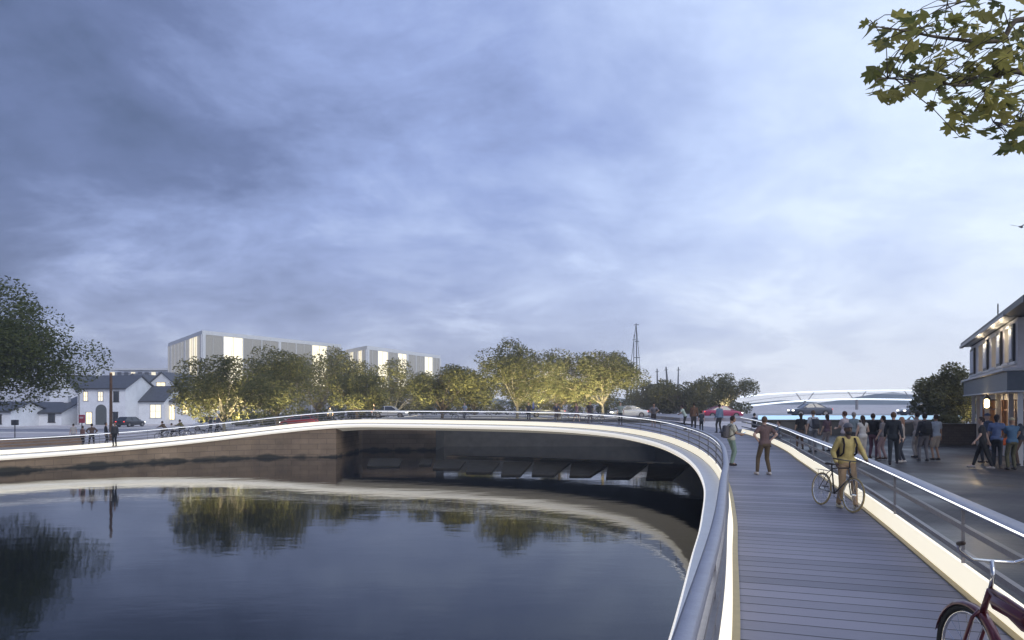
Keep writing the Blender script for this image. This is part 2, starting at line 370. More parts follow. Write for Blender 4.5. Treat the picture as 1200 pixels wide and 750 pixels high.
def deck():
    CR = 7
    vs = []; fs = []; uv = []; acc = 0
    for i in range(NS):
        if i: acc += ((IN[i] + OUT[i]) / 2 - (IN[i - 1] + OUT[i - 1]) / 2).length
        w = (OUT[i] - IN[i]).length
        a = IN[i]; b = OUT[i]
        for k in range(CR):
            q = a.lerp(b, k / (CR - 1)); vs.append((q.x, q.y, H(q.x, q.y) + 0.012 if 0 < k < CR - 1 else q.z + 0.012)); uv.append((w * k / (CR - 1), acc))
    for i in range(NS - 1):
        for k in range(CR - 1): fs.append((i * CR + k, i * CR + k + 1, (i + 1) * CR + k + 1, (i + 1) * CR + k))
    me = bpy.data.meshes.new('deck'); me.from_pydata(vs, [], fs); me.materials.append(M_deck)
    AL = [0.0]
    for i in range(1, NS): AL.append(AL[-1] + math.hypot(IN[i].x - IN[i - 1].x, IN[i].y - IN[i - 1].y))
    inp = np.array([(p.x, p.y) for p in IN]); al = np.array(AL)
    def arc_uv(q):
        q = np.array(q[:2]); a = inp[:-1]; d = inp[1:] - a; t = np.clip(((q - a) * d).sum(1) / (d * d).sum(1), 0, 1)
        dist = np.linalg.norm(a + d * t[:, None] - q, axis=1); k = int(dist.argmin()); return (float(dist[k]), float(al[k] + (al[k + 1] - al[k]) * t[k]))
    uv = [arc_uv(v) for v in vs]
    ul = me.uv_layers.new(name='UVMap')
    for lp in me.loops: ul.data[lp.index].uv = uv[lp.vertex_index]
    o = bpy.data.objects.new('deck', me); COL.objects.link(o); o.parent = bridge
    bm = bmesh.new(); bm.from_mesh(me); bmesh.ops.recalc_face_normals(bm, faces=bm.faces)
    if sum(f.normal.z for f in bm.faces) < 0: bmesh.ops.reverse_faces(bm, faces=bm.faces)
    bm.to_mesh(me); bm.free()
deck()
b = MB(); sweep(b, IN, NIN, [(-0.07, 0.0), (0.0, 0.0), (0.0, 0.035), (-0.07, 0.03)]); sweep(b, OUT, NOUT, [(-0.07, 0.0), (0.0, 0.0), (0.0, 0.035), (-0.07, 0.03)], 0, 120); b.build('glow_strip', M_edge_glow, bridge)
b = MB(); sweep(b, IN, NIN, [(0.003, 0.02), (0.09, 0.29), (0.13, 0.28), (0.13, 0.0)]); b.build('kerb_light', M_kerb, bridge)
IO = max(i for i in range(NS) if OUT[i].y < 43.5 and OUT[i].x > 8 or i < 20)
b = MB(); sweep(b, OUT, NOUT, [(0.003, 0.02), (0.08, 0.25), (0.14, 0.24), (0.14, 0.0)], 0, IO); b.build('kerb_light', M_kerb, bridge)
b = MB(); sweep(b, IN, NIN, [(0.132, -0.02), (0.55, -0.07), (0.55, -0.10), (0.132, -0.3)]); b.build('ledge', M_white, bridge)
b = MB(); sweep(b, IN, NIN, [(0.552, -0.085), (0.59, -0.13), (0.57, -0.25), (0.44, -0.36), (0.30, -0.38), (0.30, -0.12), (0.5, -0.104)]); b.build('fascia_light', M_fascia, bridge, smooth=True)
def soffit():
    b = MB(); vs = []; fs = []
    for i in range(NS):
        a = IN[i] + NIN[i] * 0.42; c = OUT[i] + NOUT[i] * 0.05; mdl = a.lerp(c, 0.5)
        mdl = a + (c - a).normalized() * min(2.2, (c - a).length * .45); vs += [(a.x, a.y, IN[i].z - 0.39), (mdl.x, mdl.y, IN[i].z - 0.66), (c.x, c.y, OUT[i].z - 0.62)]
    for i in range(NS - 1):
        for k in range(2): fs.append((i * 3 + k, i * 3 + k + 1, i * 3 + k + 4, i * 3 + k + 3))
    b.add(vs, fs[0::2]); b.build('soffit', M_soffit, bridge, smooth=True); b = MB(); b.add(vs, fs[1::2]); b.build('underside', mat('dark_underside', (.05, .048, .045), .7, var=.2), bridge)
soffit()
# handrails, rails and posts
b = MB(); sweep(b, IN, NIN, [(0.075, 1.03), (0.075, 1.07), (0.09, 1.09), (0.155, 1.09), (0.175, 1.07), (0.175, 1.03), (0.155, 1.01), (0.09, 1.01)]); b.build('handrail', M_rail, bridge, smooth=True)
b = MB(); sweep(b, IN, NIN, [(0.115, 0.985), (0.163, 1.003), (0.171, 1.018), (0.163, 1.009), (0.115, 1.0)]); b.build('handrail_light', M_led, bridge)
for z, a in ((0.42, 0.07), (0.63, 0.075), (0.84, 0.08)):
    b = MB(); sweep(b, IN, NIN, [(a, z - 0.025), (a + 0.055, z - 0.025), (a + 0.055, z + 0.025), (a, z + 0.025)]); b.build('rail', M_steel, bridge)
b = MB(); sweep(b, OUT, NOUT, [(-0.02, 0.94), (-0.02, 0.98), (0.03, 1.0), (0.17, 1.0), (0.20, 0.98), (0.20, 0.94), (0.16, 0.92), (0.02, 0.92)], 0, IO); b.build('handrail', M_rail, bridge, smooth=True)
b = MB(); sweep(b, OUT, NOUT, [(-0.025, 0.968), (-0.0215, 0.968), (-0.0215, 0.980), (-0.018, 0.984), (-0.0235, 0.984)], 0, IO); b.build('handrail_light', M_led, bridge)
for z in (0.40, 0.70):
    b = MB(); sweep(b, OUT, NOUT, [(0.04, z - 0.03), (0.10, z - 0.03), (0.10, z + 0.03), (0.04, z + 0.03)], 0, IO); b.build('rail', M_steel, bridge)
def posts(P, Nn, off, step, i0, i1, top, lim):
    b = MB(); b.box((0, 0, (top + .27) / 2), (0.014, 0.035, top - 0.27)); first = b.build('post', M_steel, bridge)
    acc = 0; used = False; cnt = 0; i = i0 + 1
    for i in range(i0 + 1, i1):
        acc += (P[i] - P[i - 1]).length
        if acc >= step and cnt < lim:
            acc = 0; o = first if not used else first.copy()
            if used: COL.objects.link(o); o.parent = bridge
            used = True; cnt += 1
            q = P[i] + Nn[i] * off; o.location = (q.x, q.y, P[i].z); t = Nn[i]; o.rotation_euler.z = math.atan2(t.y, t.x) - math.pi / 2
posts(IN, NIN, 0.115, 3.2, 36, NS - 20, 1.02, 55)
posts(OUT, NOUT, 0.075, 3.6, 36, IO, 0.94, 30)

# ---------------------------------------------------------------- land, water, quay
def basin():
    pts = []
    iL = min(range(NS), key=lambda i: (IN[i] - Vector((-15, 59.7, IN[i].z))).length)
    # right bank under the deck, then far bank with its two steps, then left bank along the deck edge
    for i in range(0, NS, 6):
        if i < IO and OUT[i].y < 43: pts.append((OUT[i].x - 0.25, OUT[i].y))
    pts += [(14.4, 50), (15.0, 60), (15.5, 74), (4, 74.2), (-7.4, 74), (-7.6, 68), (-11, 67.8), (-14.8, 67.6)]
    pts.append((IN[iL].x + NIN[iL].x * 0.3, IN[iL].y + NIN[iL].y * 0.3))
    for i in range(iL + 3, NS, 6): pts.append((IN[i].x + NIN[i].x * 0.3, IN[i].y + NIN[i].y * 0.3))
    pts += [(-60, 2), (-60, -30), (-20, -32), (-3, -30)]
    return pts
BAS = basin(); CC = (-8, 27)
def land():
    ring = [1.0, 1.004, 1.03, 1.08, 1.16, 1.3, 1.5, 1.8, 2.2, 2.8, 3.8, 6, 12, 30, 120]
    # densify
    P = []
    for (a, b_) in zip(BAS, BAS[1:] + BAS[:1]):
        n = max(1, int(math.dist(a, b_) / 3)); P += [(a[0] + (b_[0] - a[0]) * k / n, a[1] + (b_[1] - a[1]) * k / n) for k in range(n)]
    vs = []; n = len(P)
    for s in ring:
        for x, y in P:
            X = CC[0] + (x - CC[0]) * s; Y = CC[1] + (y - CC[1]) * s; vs.append((X, Y, H(X, Y) - 0.03 - (0.5 if s > 20 else 0)))
    fs = [(i * n + k, i * n + (k + 1) % n, (i + 1) * n + (k + 1) % n, (i + 1) * n + k) for i in range(len(ring) - 1) for k in range(n)]
    b = MB(); b.add(vs, fs); o = b.build('ground', M_ground, smooth=True); tag(o, kind='structure')
    vs = []; fs = []; m = len(BAS)
    for x, y in BAS: vs += [(x, y, WZ - 1.5), (x, y, H(x, y) - 0.034)]
    for i in range(m): j = (i + 1) % m; fs.append((2 * i, 2 * j, 2 * j + 1, 2 * i + 1))
    far_ = lambda i: BAS[i][1] > 58 and BAS[i][0] > -8
    for sel, mt_, lb in ((False, M_quay, 'smooth brown concrete quay wall dropping from the bridge edge into the water'), (True, M_dark, 'dark stone back wall of the basin beneath the far side of the footbridge')):
        ff = [f for i, f in enumerate(fs) if (BAS[i][1] > 10 and BAS[i][0] > -7.5) == sel]
        b = MB(); b.add(vs, ff); bm_o = b.build('quay_wall', mt_); tag(bm_o, lb, 'wall')
    b = MB(); b.add([(-140, -90, WZ), (90, -90, WZ), (90, 78, WZ), (-140, 78, WZ)], [(0, 1, 2, 3)]); tag(b.build('water', M_water), kind='structure')
land()
def plaza():
    b = MB(); vs = []; fs = []
    idx = [i for i in range(0, IO + 8, 3)]; cols = [0.17, 2, 5, 10, 20, 40, 80]
    for i in idx:
        for c in cols:
            x = OUT[i].x + c; y = OUT[i].y; vs.append((x, y, H(x, y) - 0.002))
    n = len(cols)
    for a in range(len(idx) - 1):
        for k in range(n - 1): fs.append((a * n + k, a * n + k + 1, (a + 1) * n + k + 1, (a + 1) * n + k))
    b.add(vs, fs); tag(b.build('plaza_paving', M_plaza, smooth=True), kind='structure')
    def strip(name, x0, x1, y0, y1, dz, m, n=60):
        b = MB(); vs = []; fs = []
        for i in range(n + 1):
            x = x0 + (x1 - x0) * i / n
            for y in (y0, (y0 + y1) / 2, y1): vs.append((x, y, H(x, y) + dz))
        for i in range(n):
            for k in range(2): fs.append((i * 3 + k, i * 3 + k + 1, i * 3 + k + 4, i * 3 + k + 3))
        b.add(vs, fs); return b
    b = MB(); b.box((56, 78, .30), (80, 26, 1.0)); tag(b.build('raised_road', M_road), kind='structure')
    tag(strip('road', -160, 180, 79, 92, -0.02, M_road).build('road', M_road, smooth=True), kind='structure')
    b = MB()
    for i in range(50):
        x = -120 + i * 5; b.add([(x, 85.4, H(x, 85.5) - .014), (x + 2.4, 85.4, H(x + 2.4, 85.5) - .014), (x + 2.4, 85.6, H(x + 2.4, 85.5) - .014), (x, 85.6, H(x, 85.5) - .014)], [(0, 1, 2, 3)])
    tag(b.build('road_marking', M_line), kind='structure')
    for y0 in (78.7, 92.0):
        b = MB(); vs = []; fs = []
        for i in range(61):
            x = -160 + 340 * i / 60; z = H(x, y0)
            vs += [(x, y0, z - .05), (x, y0, z + .1), (x, y0 + .3, z + .1), (x, y0 + .3, z - .05)]
        for i in range(60):
            for k in range(3): fs.append((i * 4 + k, i * 4 + k + 1, i * 4 + k + 5, i * 4 + k + 4))
        b.add(vs, fs); tag(b.build('kerb', M_white), kind='structure')
plaza()
# dark piers that carry the far side of the deck
def pier(X, Y, rz):
    b = MB(); top = H(X, Y) - 0.62; b.box((0, 0, (WZ - 1 + top) / 2), (0.5, 3.6, top - WZ + 1), 0)
    b.box((0, 0, top - 0.18), (0.9, 5.2, 0.35)); return b
hills = MB()
def ridge(mb, pts, Y, depth):
    n = len(pts); vs = [(x, Y, -2) for x, z in pts] + [(x, Y + depth * 0.3, z) for x, z in pts] + [(x, Y + depth, -2) for x, z in pts]
    mb.add(vs, [(i, i + 1, n + i + 1, n + i) for i in range(n - 1)] + [(n + i, n + i + 1, 2 * n + i + 1, 2 * n + i) for i in range(n - 1)])
r2 = random.Random(3)
ridge(hills, [(-900 + 30 * i, 10 + 9 * math.sin(i * 0.35) + 6 * math.sin(i * 0.9 + 1) + 3 * r2.random()) for i in range(75)], 1300, 500)
tag(hills.build('hills', mat('far_hills', (0.10, 0.13, 0.15), 0.9, var=0.2, scale=0.01), smooth=True), kind='structure')

# ---------------------------------------------------------------- trees
def leaf_faces(C, Rr, n, size, rg, up=0.35):
    """n rhombic leaves spread over the outer volume of a clump"""
    d = rg.normal(size=(n, 3)); d /= np.linalg.norm(d, axis=1)[:, None]
    r = Rr * (0.45 + 0.6 * rg.random(n) ** 0.6); p = np.array(C) + d * r[:, None] * np.array([1, 1, 0.8])
    a = rg.normal(size=(n, 3)); a[:, 2] *= 0.6; a /= np.linalg.norm(a, axis=1)[:, None]
    c = np.cross(a, rg.normal(size=(n, 3))); c /= np.linalg.norm(c, axis=1)[:, None]
    s = (size * (0.6 + 0.8 * rg.random(n)))[:, None]
    q = np.stack([p - a * s, p + c * s * 0.45, p + a * s, p - c * s * 0.45], 1)
    return q.reshape(-1, 3)
def tree(label, X, Y, top, rad, leaf=L_mid, n=5000, size=0.16, off=(0, 0), trunk_h=2.6, crown_z0=None, seed=1, group=None, name='tree', bark=M_bark, lit=0, ncl=34, tr=0.16, px_lit_low=False, squash=1.0, kind='tree', lcol=(1.0, 0.84, 0.50)):
    rg = np.random.default_rng(seed); rl = random.Random(seed)
    z0 = H(X, Y); t = thing(name, label, kind, (X, Y, z0 - 0.03), 0, group)
    hgt = top - z0; cz0 = (crown_z0 - z0) if crown_z0 is not None else trunk_h
    cz = (hgt + cz0) / 2; rz_ = (hgt - cz0) / 2
    cl = []
    for i in range(ncl):
        for _ in range(20):
            d = Vector((rl.gauss(0, 1), rl.gauss(0, 1), rl.gauss(0, 1))).normalized() * (rl.random() ** 0.45)
            if d.z > -0.8: break
        k = 0.80 + 0.22 * rl.random()
        w = 1.0 - 0.25 * max(0, d.z) 
        cl.append((Vector((off[0] + d.x * rad * k * w, off[1] + d.y * rad * k * w * squash, cz + d.z * rz_ * k)), (0.20 + 0.16 * rl.random()) * min(rad, rz_ * 1.4)))
    b = MB()
    lean = Vector((off[0] * 0.55, off[1] * 0.55, cz0 * 1.0 + 0.3)); base = Vector((0, 0, 0))
    b.tube([base, base.lerp(lean, 0.08), base.lerp(lean, 0.5) + Vector((0.05, 0, 0)), lean], [tr * 1.5, tr * 1.1, tr, tr * 0.8], 9)
    tips = rl.sample(cl, min(len(cl), 14))
    for c, r in tips:
        mid = lean.lerp(c, 0.5) + Vector((rl.gauss(0, .15), rl.gauss(0, .15), rz_ * 0.12))
        b.tube([lean - Vector((0, 0, 0.15)), lean.lerp(mid, .5) + Vector((rl.gauss(0, .08), rl.gauss(0, .08), 0)), mid, c], [tr * 0.5, tr * 0.36, tr * 0.24, tr * 0.08], 6)
        for _ in range(3):
            e = c + Vector((rl.gauss(0, r), rl.gauss(0, r), rl.gauss(0, r * .6))); b.tube([mid, mid.lerp(e, .5) + Vector((0, 0, .1)), e], [tr * .16, tr * .1, tr * .04], 4)
    b.build('trunk', bark, t, smooth=True)
    tot = sum(r * r for _, r in cl); qs = []
    for c, r in cl: qs.append(leaf_faces(c, r * 1.12, max(10, int(2.3 * n * r * r / tot)), size * .84, rg))
    # ragged outliers
    Q = np.concatenate(qs); m = len(Q) // 4
    me = bpy.data.meshes.new('crown'); me.vertices.add(m * 4); me.vertices.foreach_set('co', Q.ravel())
    me.loops.add(m * 4); me.loops.foreach_set('vertex_index', np.arange(m * 4)); me.polygons.add(m)
    me.polygons.foreach_set('loop_start', np.arange(m) * 4); me.polygons.foreach_set('loop_total', np.full(m, 4)); me.update(calc_edges=True)
    me.materials.append(leaf); o = bpy.data.objects.new('crown', me); COL.objects.link(o); o.parent = t
    if lit:
        for k, (dx, dy) in enumerate(((-rad * .45, -rad - 1.2 if Y > 70 else -2.2), (rad * .45, -rad - 1.2 if Y > 70 else -2.2))):
            l = bpy.data.lights.new('uplight', 'SPOT'); l.energy = lit * (1.5 if Y < 45 else 2.1 if px_lit_low else 1.55); l.color = lcol; l.spot_size = R(130); l.spot_blend = 0.9; l.shadow_soft_size = 0.12
            lo = bpy.data.objects.new('uplight', l); COL.objects.link(lo); lo.location = (X + off[0] + dx, Y + off[1] + dy, z0 + 0.35); lo.rotation_euler = (R(180 - (32 if k < 2 else 0)), 0, 0)
    return t
def ptree(label, px, Y, ytop, ybot, wpx, **k):
    """tree placed by where its crown appears: centre column, top and bottom rows, width"""
    z = lambda y: EYE + (HZ - y) / F * Y
    return tree(label, at(px, Y), Y, z(ytop + 1), wpx * 1.38 / 2 / F * Y, crown_z0=z(ybot + 5), **k)
tree('big dark spreading tree at the left edge overhanging the white cottages', at(-72, 52), 52, EYE + 143 / F * 52, 6.3, leaf=L_dark, n=19000, size=0.15, off=(3.2, 0.5), crown_z0=EYE - 24 / F * 52, seed=11, ncl=60, tr=0.34, lit=0)
G1 = 'trees along the promenade'
ptree('broad olive tree left of the promenade row, trunk before the white bicycle group', 262, 64, 414, 492, 112, n=7500, seed=2, group=G1, lit=1700, bark=M_bark_pale, ncl=44)
ptree('dense olive tree in front of the large glass building, second of the row', 325, 72, 414, 484, 96, n=7000, seed=3, group=G1, lit=1400, ncl=40)
ptree('rounded tree behind the red hatchback with its lower leaves glowing', 372, 96, 410, 478, 110, n=6500, seed=4, group=G1, lit=4500, ncl=40, size=.2)
ptree('small dark tree between the two glass buildings', 418, 74, 433, 480, 52, n=4000, seed=5, group=G1, lit=900)
ptree('pale forked-trunk tree behind the white hatchback', 462, 97, 427, 482, 84, n=5000, seed=6, group=G1, bark=M_bark_pale, lit=3500, size=.19, ncl=30)
ptree('olive tree hiding the right end of the smaller glass building', 518, 74, 424, 480, 74, n=5500, seed=8, group=G1, lit=1200)
ptree('low hazy tree to the left of the tall central tree', 556, 98, 428, 478, 56, n=3500, seed=9, group=G1, lit=1500, size=.2)
ptree('tall rounded central tree with a dark top and yellow lit base', 606, 76, 403, 474, 84, n=7500, seed=10, group=G1, lit=1500, px_lit_low=True, bark=M_bark_pale, ncl=44)
ptree('lit tree just right of the tall central tree', 655, 80, 413, 475, 66, n=5500, seed=12, group=G1, lit=1300, px_lit_low=True)
ptree('wide leaning tree beside the tall mast, brightly lit from below', 706, 77, 407, 471, 84, n=7500, seed=13, group=G1, lit=2000, px_lit_low=True, bark=M_bark_pale, ncl=44)
ptree('dull green bush-like tree to the right of the tall mast', 765, 100, 443, 482, 56, n=3500, seed=14, group=G1, leaf=L_bush, size=.2)
ptree('wide low olive tree behind the three masts', 806, 96, 440, 482, 78, n=5500, seed=15, group=G1, leaf=L_bush, size=.2, ncl=40, lit=350)
ptree('airy pale-trunked tree at the right end of the far row', 848, 90, 434, 476, 56, n=3000, seed=16, group=G1, leaf=L_bush, bark=M_bark_pale, size=.17, ncl=26)
ptree('bushy small-leaved tree beside the timber building, lit at its foot', 1112, 42, 428, 497, 60, n=7000, seed=17, leaf=L_bush, size=.11, lit=160, ncl=44, tr=.1)
# low planting behind the road that closes the view between the trunks
def shrubbery(label, x0, x1, Y, h, n, seed, leaf):
    rg = np.random.default_rng(seed); qs = []
    K = int(abs(x1 - x0) / 1.4)
    for k in range(K):
        x = x0 + (x1 - x0) * (k + .5) / K; hh = h * (0.65 + 0.5 * rg.random())
        qs.append(leaf_faces((x, Y + rg.normal() * .5, H(x, Y) + hh * .5), hh * .62, n // K, .16, rg))
    Q = np.concatenate(qs); m = len(Q) // 4
    me = bpy.data.meshes.new('hedge'); me.from_pydata(Q.tolist(), [], [tuple(range(4 * i, 4 * i + 4)) for i in range(m)]); me.materials.append(leaf)
    o = bpy.data.objects.new('hedge', me); COL.objects.link(o); tag(o, label, 'hedge')
shrubbery('long low hedge behind the parked cars, left of the central tree', at(400, 104), at(560, 104), 104, 2.6, 9000, 21, L_mid)
shrubbery('dark hedge under the central trees beyond the road', at(566, 102), at(880, 102), 102, 2.4, 12000, 22, L_mid)
shrubbery('dark hedge behind the red car under the left trees', at(262, 100), at(398, 100), 100, 2.4, 7000, 23, L_dark)
shrubbery('low leafy hedge glowing above the dark stone wall', at(1085, 40), at(1136, 40), 40, 1.5, 4000, 24, L_bush)

# ---------------------------------------------------------------- buildings
def frame_box(name, label, P0, dL, wL, dR, wR, z0, z1, bays_l, bays_r, lit_l, lit_r, group):
    """big glazed hall: corner P0, left face along dL, right face along dR, white portal frame and mullions"""
    t = thing(name, label, 'building', (P0[0], P0[1], 0), 0, group)
    dL = Vector((*dL, 0)).normalized(); dR = Vector((*dR, 0)).normalized()
    O = Vector((0, 0, 0)); A = O + dL * wL; B = O + dR * wR; C_ = A + dR * wR
    b = MB(); inn = [O + (dL + dR) * .25, B - dR * .25 + dL * .25, C_ - (dL + dR) * .25, A - dL * .25 + dR * .25]
    b.prism([(p.x, p.y) for p in inn], z0, z1 - 1.0); b.build('wall', mat('grey_panel', (0.20, 0.21, 0.24), 0.5, var=.1), t)
    b = MB(); b.prism([(p.x, p.y) for p in (O, B, C_, A)], z1 - .9, z1); b.build('roof', M_white, t)
    zc = (z0 + z1 - .9) / 2; hh = z1 - .9 - z0
    for (D, w, bays, lit) in ((dL, wL, bays_l, lit_l), (dR, wR, bays_r, lit_r)):
        nrm = Vector((D.y, -D.x, 0)); 
        if nrm.dot(dL + dR) > 0: nrm = -nrm
        an = math.atan2(D.y, D.x)
        fr = MB(); step = w / bays
        for k in range(bays + 1):
            big = (k % max(1, bays // 2) == 0); c = D * min(max(k * step, .3), w - .3)
            fr.box((c.x, c.y, zc), (.75 if big else .18, .5 if big else .25, hh), an)
        fr.build('frame', M_white, t)
        for k in range(bays):
            c = D * (k + .5) * step - nrm * 0.12
            g = MB(); g.box((c.x, c.y, z0 + hh * .7 + .02), (step - .1, .06, hh * .6 - .1), an)
            g0 = MB(); g0.box((c.x, c.y, z0 + hh * .2), (step - .1, .06, hh * .4 - .1), an); g0.build('window', mat('lower_glazing', (0.16, 0.17, 0.2), 0.15, emit=.05, ecol=(.62, .68, .85)), t)
            wd = g.build('window', M_warm2 if k in lit else mat('dim_glazing', (0.10, 0.11, 0.13), 0.15, emit=0.17, ecol=(.85, .80, .66)), t)
            f2 = MB()
            for q in (0.5,):
                c2 = D * (k + q) * step; f2.box((c2.x, c2.y, zc), (.07, .1, hh - .1), an)
            f2.box((c.x, c.y, z0 + hh * .4), (step - .1, .14, .25), an); f2.build('mullion', M_frame, wd)
    return t
def PX(px, Y): return Vector((at(px, Y), Y, 0))
c0 = PX(237, 150); l0 = PX(197, 182); r0 = PX(400, 186)
frame_box('glass_building', 'large white framed glass building above the left trees', (c0.x, c0.y), ((l0 - c0).x, (l0 - c0).y), (l0 - c0).length, ((r0 - c0).x, (r0 - c0).y), (r0 - c0).length, -.5, EYE + 86 / F * 150, 9, 8, {1, 2}, {1, 6}, None)
c0 = PX(430, 163); l0 = PX(405, 176); r0 = PX(516, 196)
frame_box('glass_building', 'smaller white framed glass building with tall cream lit windows', (c0.x, c0.y), ((l0 - c0).x, (l0 - c0).y), (l0 - c0).length, ((r0 - c0).x, (r0 - c0).y), (r0 - c0).length, -.5, EYE + 68 / F * 163, 5, 8, {1, 3}, {1, 3, 6}, None)

def house(name, label, px0, px1, Y, ytop_eave, ridge_dy, depth, roof='side', wins=(), turn=0.0, wall=M_render, z_base=None, cat='house', door=None, arch=None, chimney=None):
    """front wall between two photo columns at distance Y"""
    x0, x1 = at(px0, Y), at(px1, Y); w = x1 - x0; zb = (H((x0 + x1) / 2, Y) if z_base is None else z_base) - .05
    ze = EYE + (HZ - ytop_eave) / F * Y - zb; rh = ridge_dy / F * Y
    t = thing(name, label, cat, ((x0 + x1) / 2, Y, zb), turn)
    b = MB(); hw = w / 2
    if roof == 'gable':   # gable end faces the camera
        b.add([(-hw, 0, 0), (hw, 0, 0), (hw, 0, ze), (0, 0, ze + rh), (-hw, 0, ze), (-hw, depth, 0), (hw, depth, 0), (hw, depth, ze), (0, depth, ze + rh), (-hw, depth, ze)],
              [(0, 1, 2, 3, 4), (9, 8, 7, 6, 5), (0, 5, 6, 1), (1, 6, 7, 2), (4, 9, 5, 0)])
        b.build('wall', wall, t); r = MB()
        for s in (-1, 1):
            a = Vector((s * (hw + .3), 0, ze - .3 * rh / hw + .06)); c = Vector((0, 0, ze + rh + .06)); th = Vector((0, 0, .16))
            vs = [a, c, c + th, a + th]; v2 = [q + Vector((0, depth + .3, 0)) for q in vs]; vs = [q - Vector((0, .3, 0)) for q in vs]
            r.add(vs + v2, [(0, 1, 2, 3), (7, 6, 5, 4), (0, 4, 5, 1), (1, 5, 6, 2), (2, 6, 7, 3), (3, 7, 4, 0)])
        ro = r.build('roof', M_slate, t)
    else:
        b.add([(-hw, 0, 0), (hw, 0, 0), (hw, 0, ze), (-hw, 0, ze), (-hw, depth, 0), (hw, depth, 0), (hw, depth, ze), (-hw, depth, ze), (-hw, depth / 2, ze + rh), (hw, depth / 2, ze + rh)],
              [(0, 1, 2, 3), (5, 4, 7, 6), (0, 3, 8, 7, 4), (1, 5, 6, 9, 2), (0, 4, 5, 1)])
        b.build('wall', wall, t); r = MB()
        for s in (0, 1):
            ye = -.35 if s == 0 else depth + .35; k = -.35 * rh / (depth / 2)
            a = [(-hw - .3, ye, ze + k + .05), (hw + .3, ye, ze + k + .05), (hw + .3, depth / 2, ze + rh + .05), (-hw - .3, depth / 2, ze + rh + .05)]
            vs = a + [(x, y, z + .16) for x, y, z in a]; r.add(vs, [(0, 1, 2, 3), (4, 7, 6, 5), (0, 4, 5, 1), (1, 5, 6, 2), (2, 6, 7, 3), (3, 7, 4, 0)])
        ro = r.build('roof', M_slate, t)
    if roof == 'side':
        gt = MB(); gt.box((0, -.42, ze - .12), (w + .5, .12, .12)); gt.tube([(-hw + .25, -.38, ze - .12), (-hw + .25, -.08, ze - .6), (-hw + .25, -.08, 0)], .06, 6); gt.build('gutter', M_dframe, t)
    if chimney is not None:
        c = MB(); c.box((chimney, depth / 2, ze + rh + .3), (.7, .7, 1.5)); c.box((chimney, depth / 2, ze + rh + 1.1), (.8, .8, .12)); c.build('chimney', M_render, ro)
    for (wx0, wy0, wx1, wy1, kind) in wins:     # photo pixels
        a0, a1 = at(wx0, Y) - (x0 + x1) / 2, at(wx1, Y) - (x0 + x1) / 2; b1, b0 = EYE + (HZ - wy0) / F * Y - zb, EYE + (HZ - wy1) / F * Y - zb
        cx, cz, ww, hh = (a0 + a1) / 2, (b0 + b1) / 2, a1 - a0, b1 - b0
        f = MB()
        for (dx, dz, sx, sz) in ((0, hh / 2, ww + .2, .12), (0, -hh / 2, ww + .3, .12), (-ww / 2, 0, .12, hh), (ww / 2, 0, .12, hh)): f.box((cx + dx, -.03, cz + dz), (sx, .12, sz))
        if kind != 'door': f.box((cx, -.02, cz), (.06, .08, hh - .1)); f.box((cx, -.02, cz + .02), (ww - .1, .07, .05))
        pane = MB(); pane.box((cx, -.003, cz), (ww - .06, .02, hh - .06))
        if kind == 'door':
            d = pane.build('door', mat('dark_door', (.05, .045, .05), .5), t); f.build('frame', M_dframe, d)
        else:
            wd = f.build('window', M_dframe if kind == 'dark' else M_frame, t); pane.build('pane', {'dark': M_glass, 'warm': M_warm, 'pale': M_warm2}[kind], wd)
    if arch:
        ax0, ax1, ay0, ay1 = arch; a0, a1 = at(ax0, Y) - (x0 + x1) / 2, at(ax1, Y) - (x0 + x1) / 2; z1 = EYE + (HZ - ay0) / F * Y - zb; z0_ = 0.05; rr = (a1 - a0) / 2
        pts = [(a0, -.02, z0_), (a1, -.02, z0_)] + [((a0 + a1) / 2 + rr * math.cos(math.pi * k / 10), -.02, z1 - rr + rr * math.sin(math.pi * k / 10)) for k in range(11)]
        f = MB(); f.add(pts + [(x, .1, z) for x, y, z in pts], [tuple(range(13)), tuple(range(13, 26))[::-1]] + [(i, (i + 1) % 13, 13 + (i + 1) % 13, 13 + i) for i in range(13)])
        f.build('archway', mat('arch_shade', (.10, .11, .11), .7, var=.3), t)
    return t
house('house', 'white two storey house with slate roof and arched doorway behind the pole', 91, 147, 108, 455, 15, 9, 'side',
      [(98, 459, 103, 470, 'warm'), (115, 459, 121, 470, 'pale'), (133.5, 459, 139, 471, 'dark'), (101, 483, 108, 497, 'warm'), (133, 483, 138, 496, 'dark')], arch=(112, 125, 474, 500), cat='house', chimney=-3.2)
house('house', 'narrow white house gable showing a small dark door, left of the arched house', 73, 90.5, 111, 474, 12, 12, 'side', [(76, 484, 83, 497, 'door')])
house('cottage', 'low white cottage with dark roof and three small dark windows under the big tree', 13, 72, 106, 483.5, 11, 8, 'side', [(20, 486, 24.5, 496, 'dark'), (29, 486, 36.5, 497, 'dark'), (57, 485, 64, 495, 'dark')], chimney=2.2)
house('cottage', 'white cottage cut by the left edge of the picture', -30, 12.5, 100, 482, 10, 8, 'side', [(-6, 486, 1.5, 497, 'dark')])
house('house', 'white gabled house peeping through the branches of the big tree', 58, 92, 128, 462, 22, 10, 'gable', [])
house('house', 'pale gabled house left of the pair behind the lean-to roof', 140, 171, 125, 452, 13, 12, 'gable', [(152, 448, 157, 455, 'dark')])
house('house', 'pale gabled house with a square amber window, right of the gabled pair', 170.5, 209, 122, 454, 17, 12, 'gable', [(183.5, 448, 194, 462, 'warm')])
house('annexe', 'long white annexe with slate lean-to roof and three tall lit windows', 147, 192, 112, 470, 17, 8, 'side', [(151, 474, 161, 489, 'warm'), (176, 474, 189, 490, 'pale')])
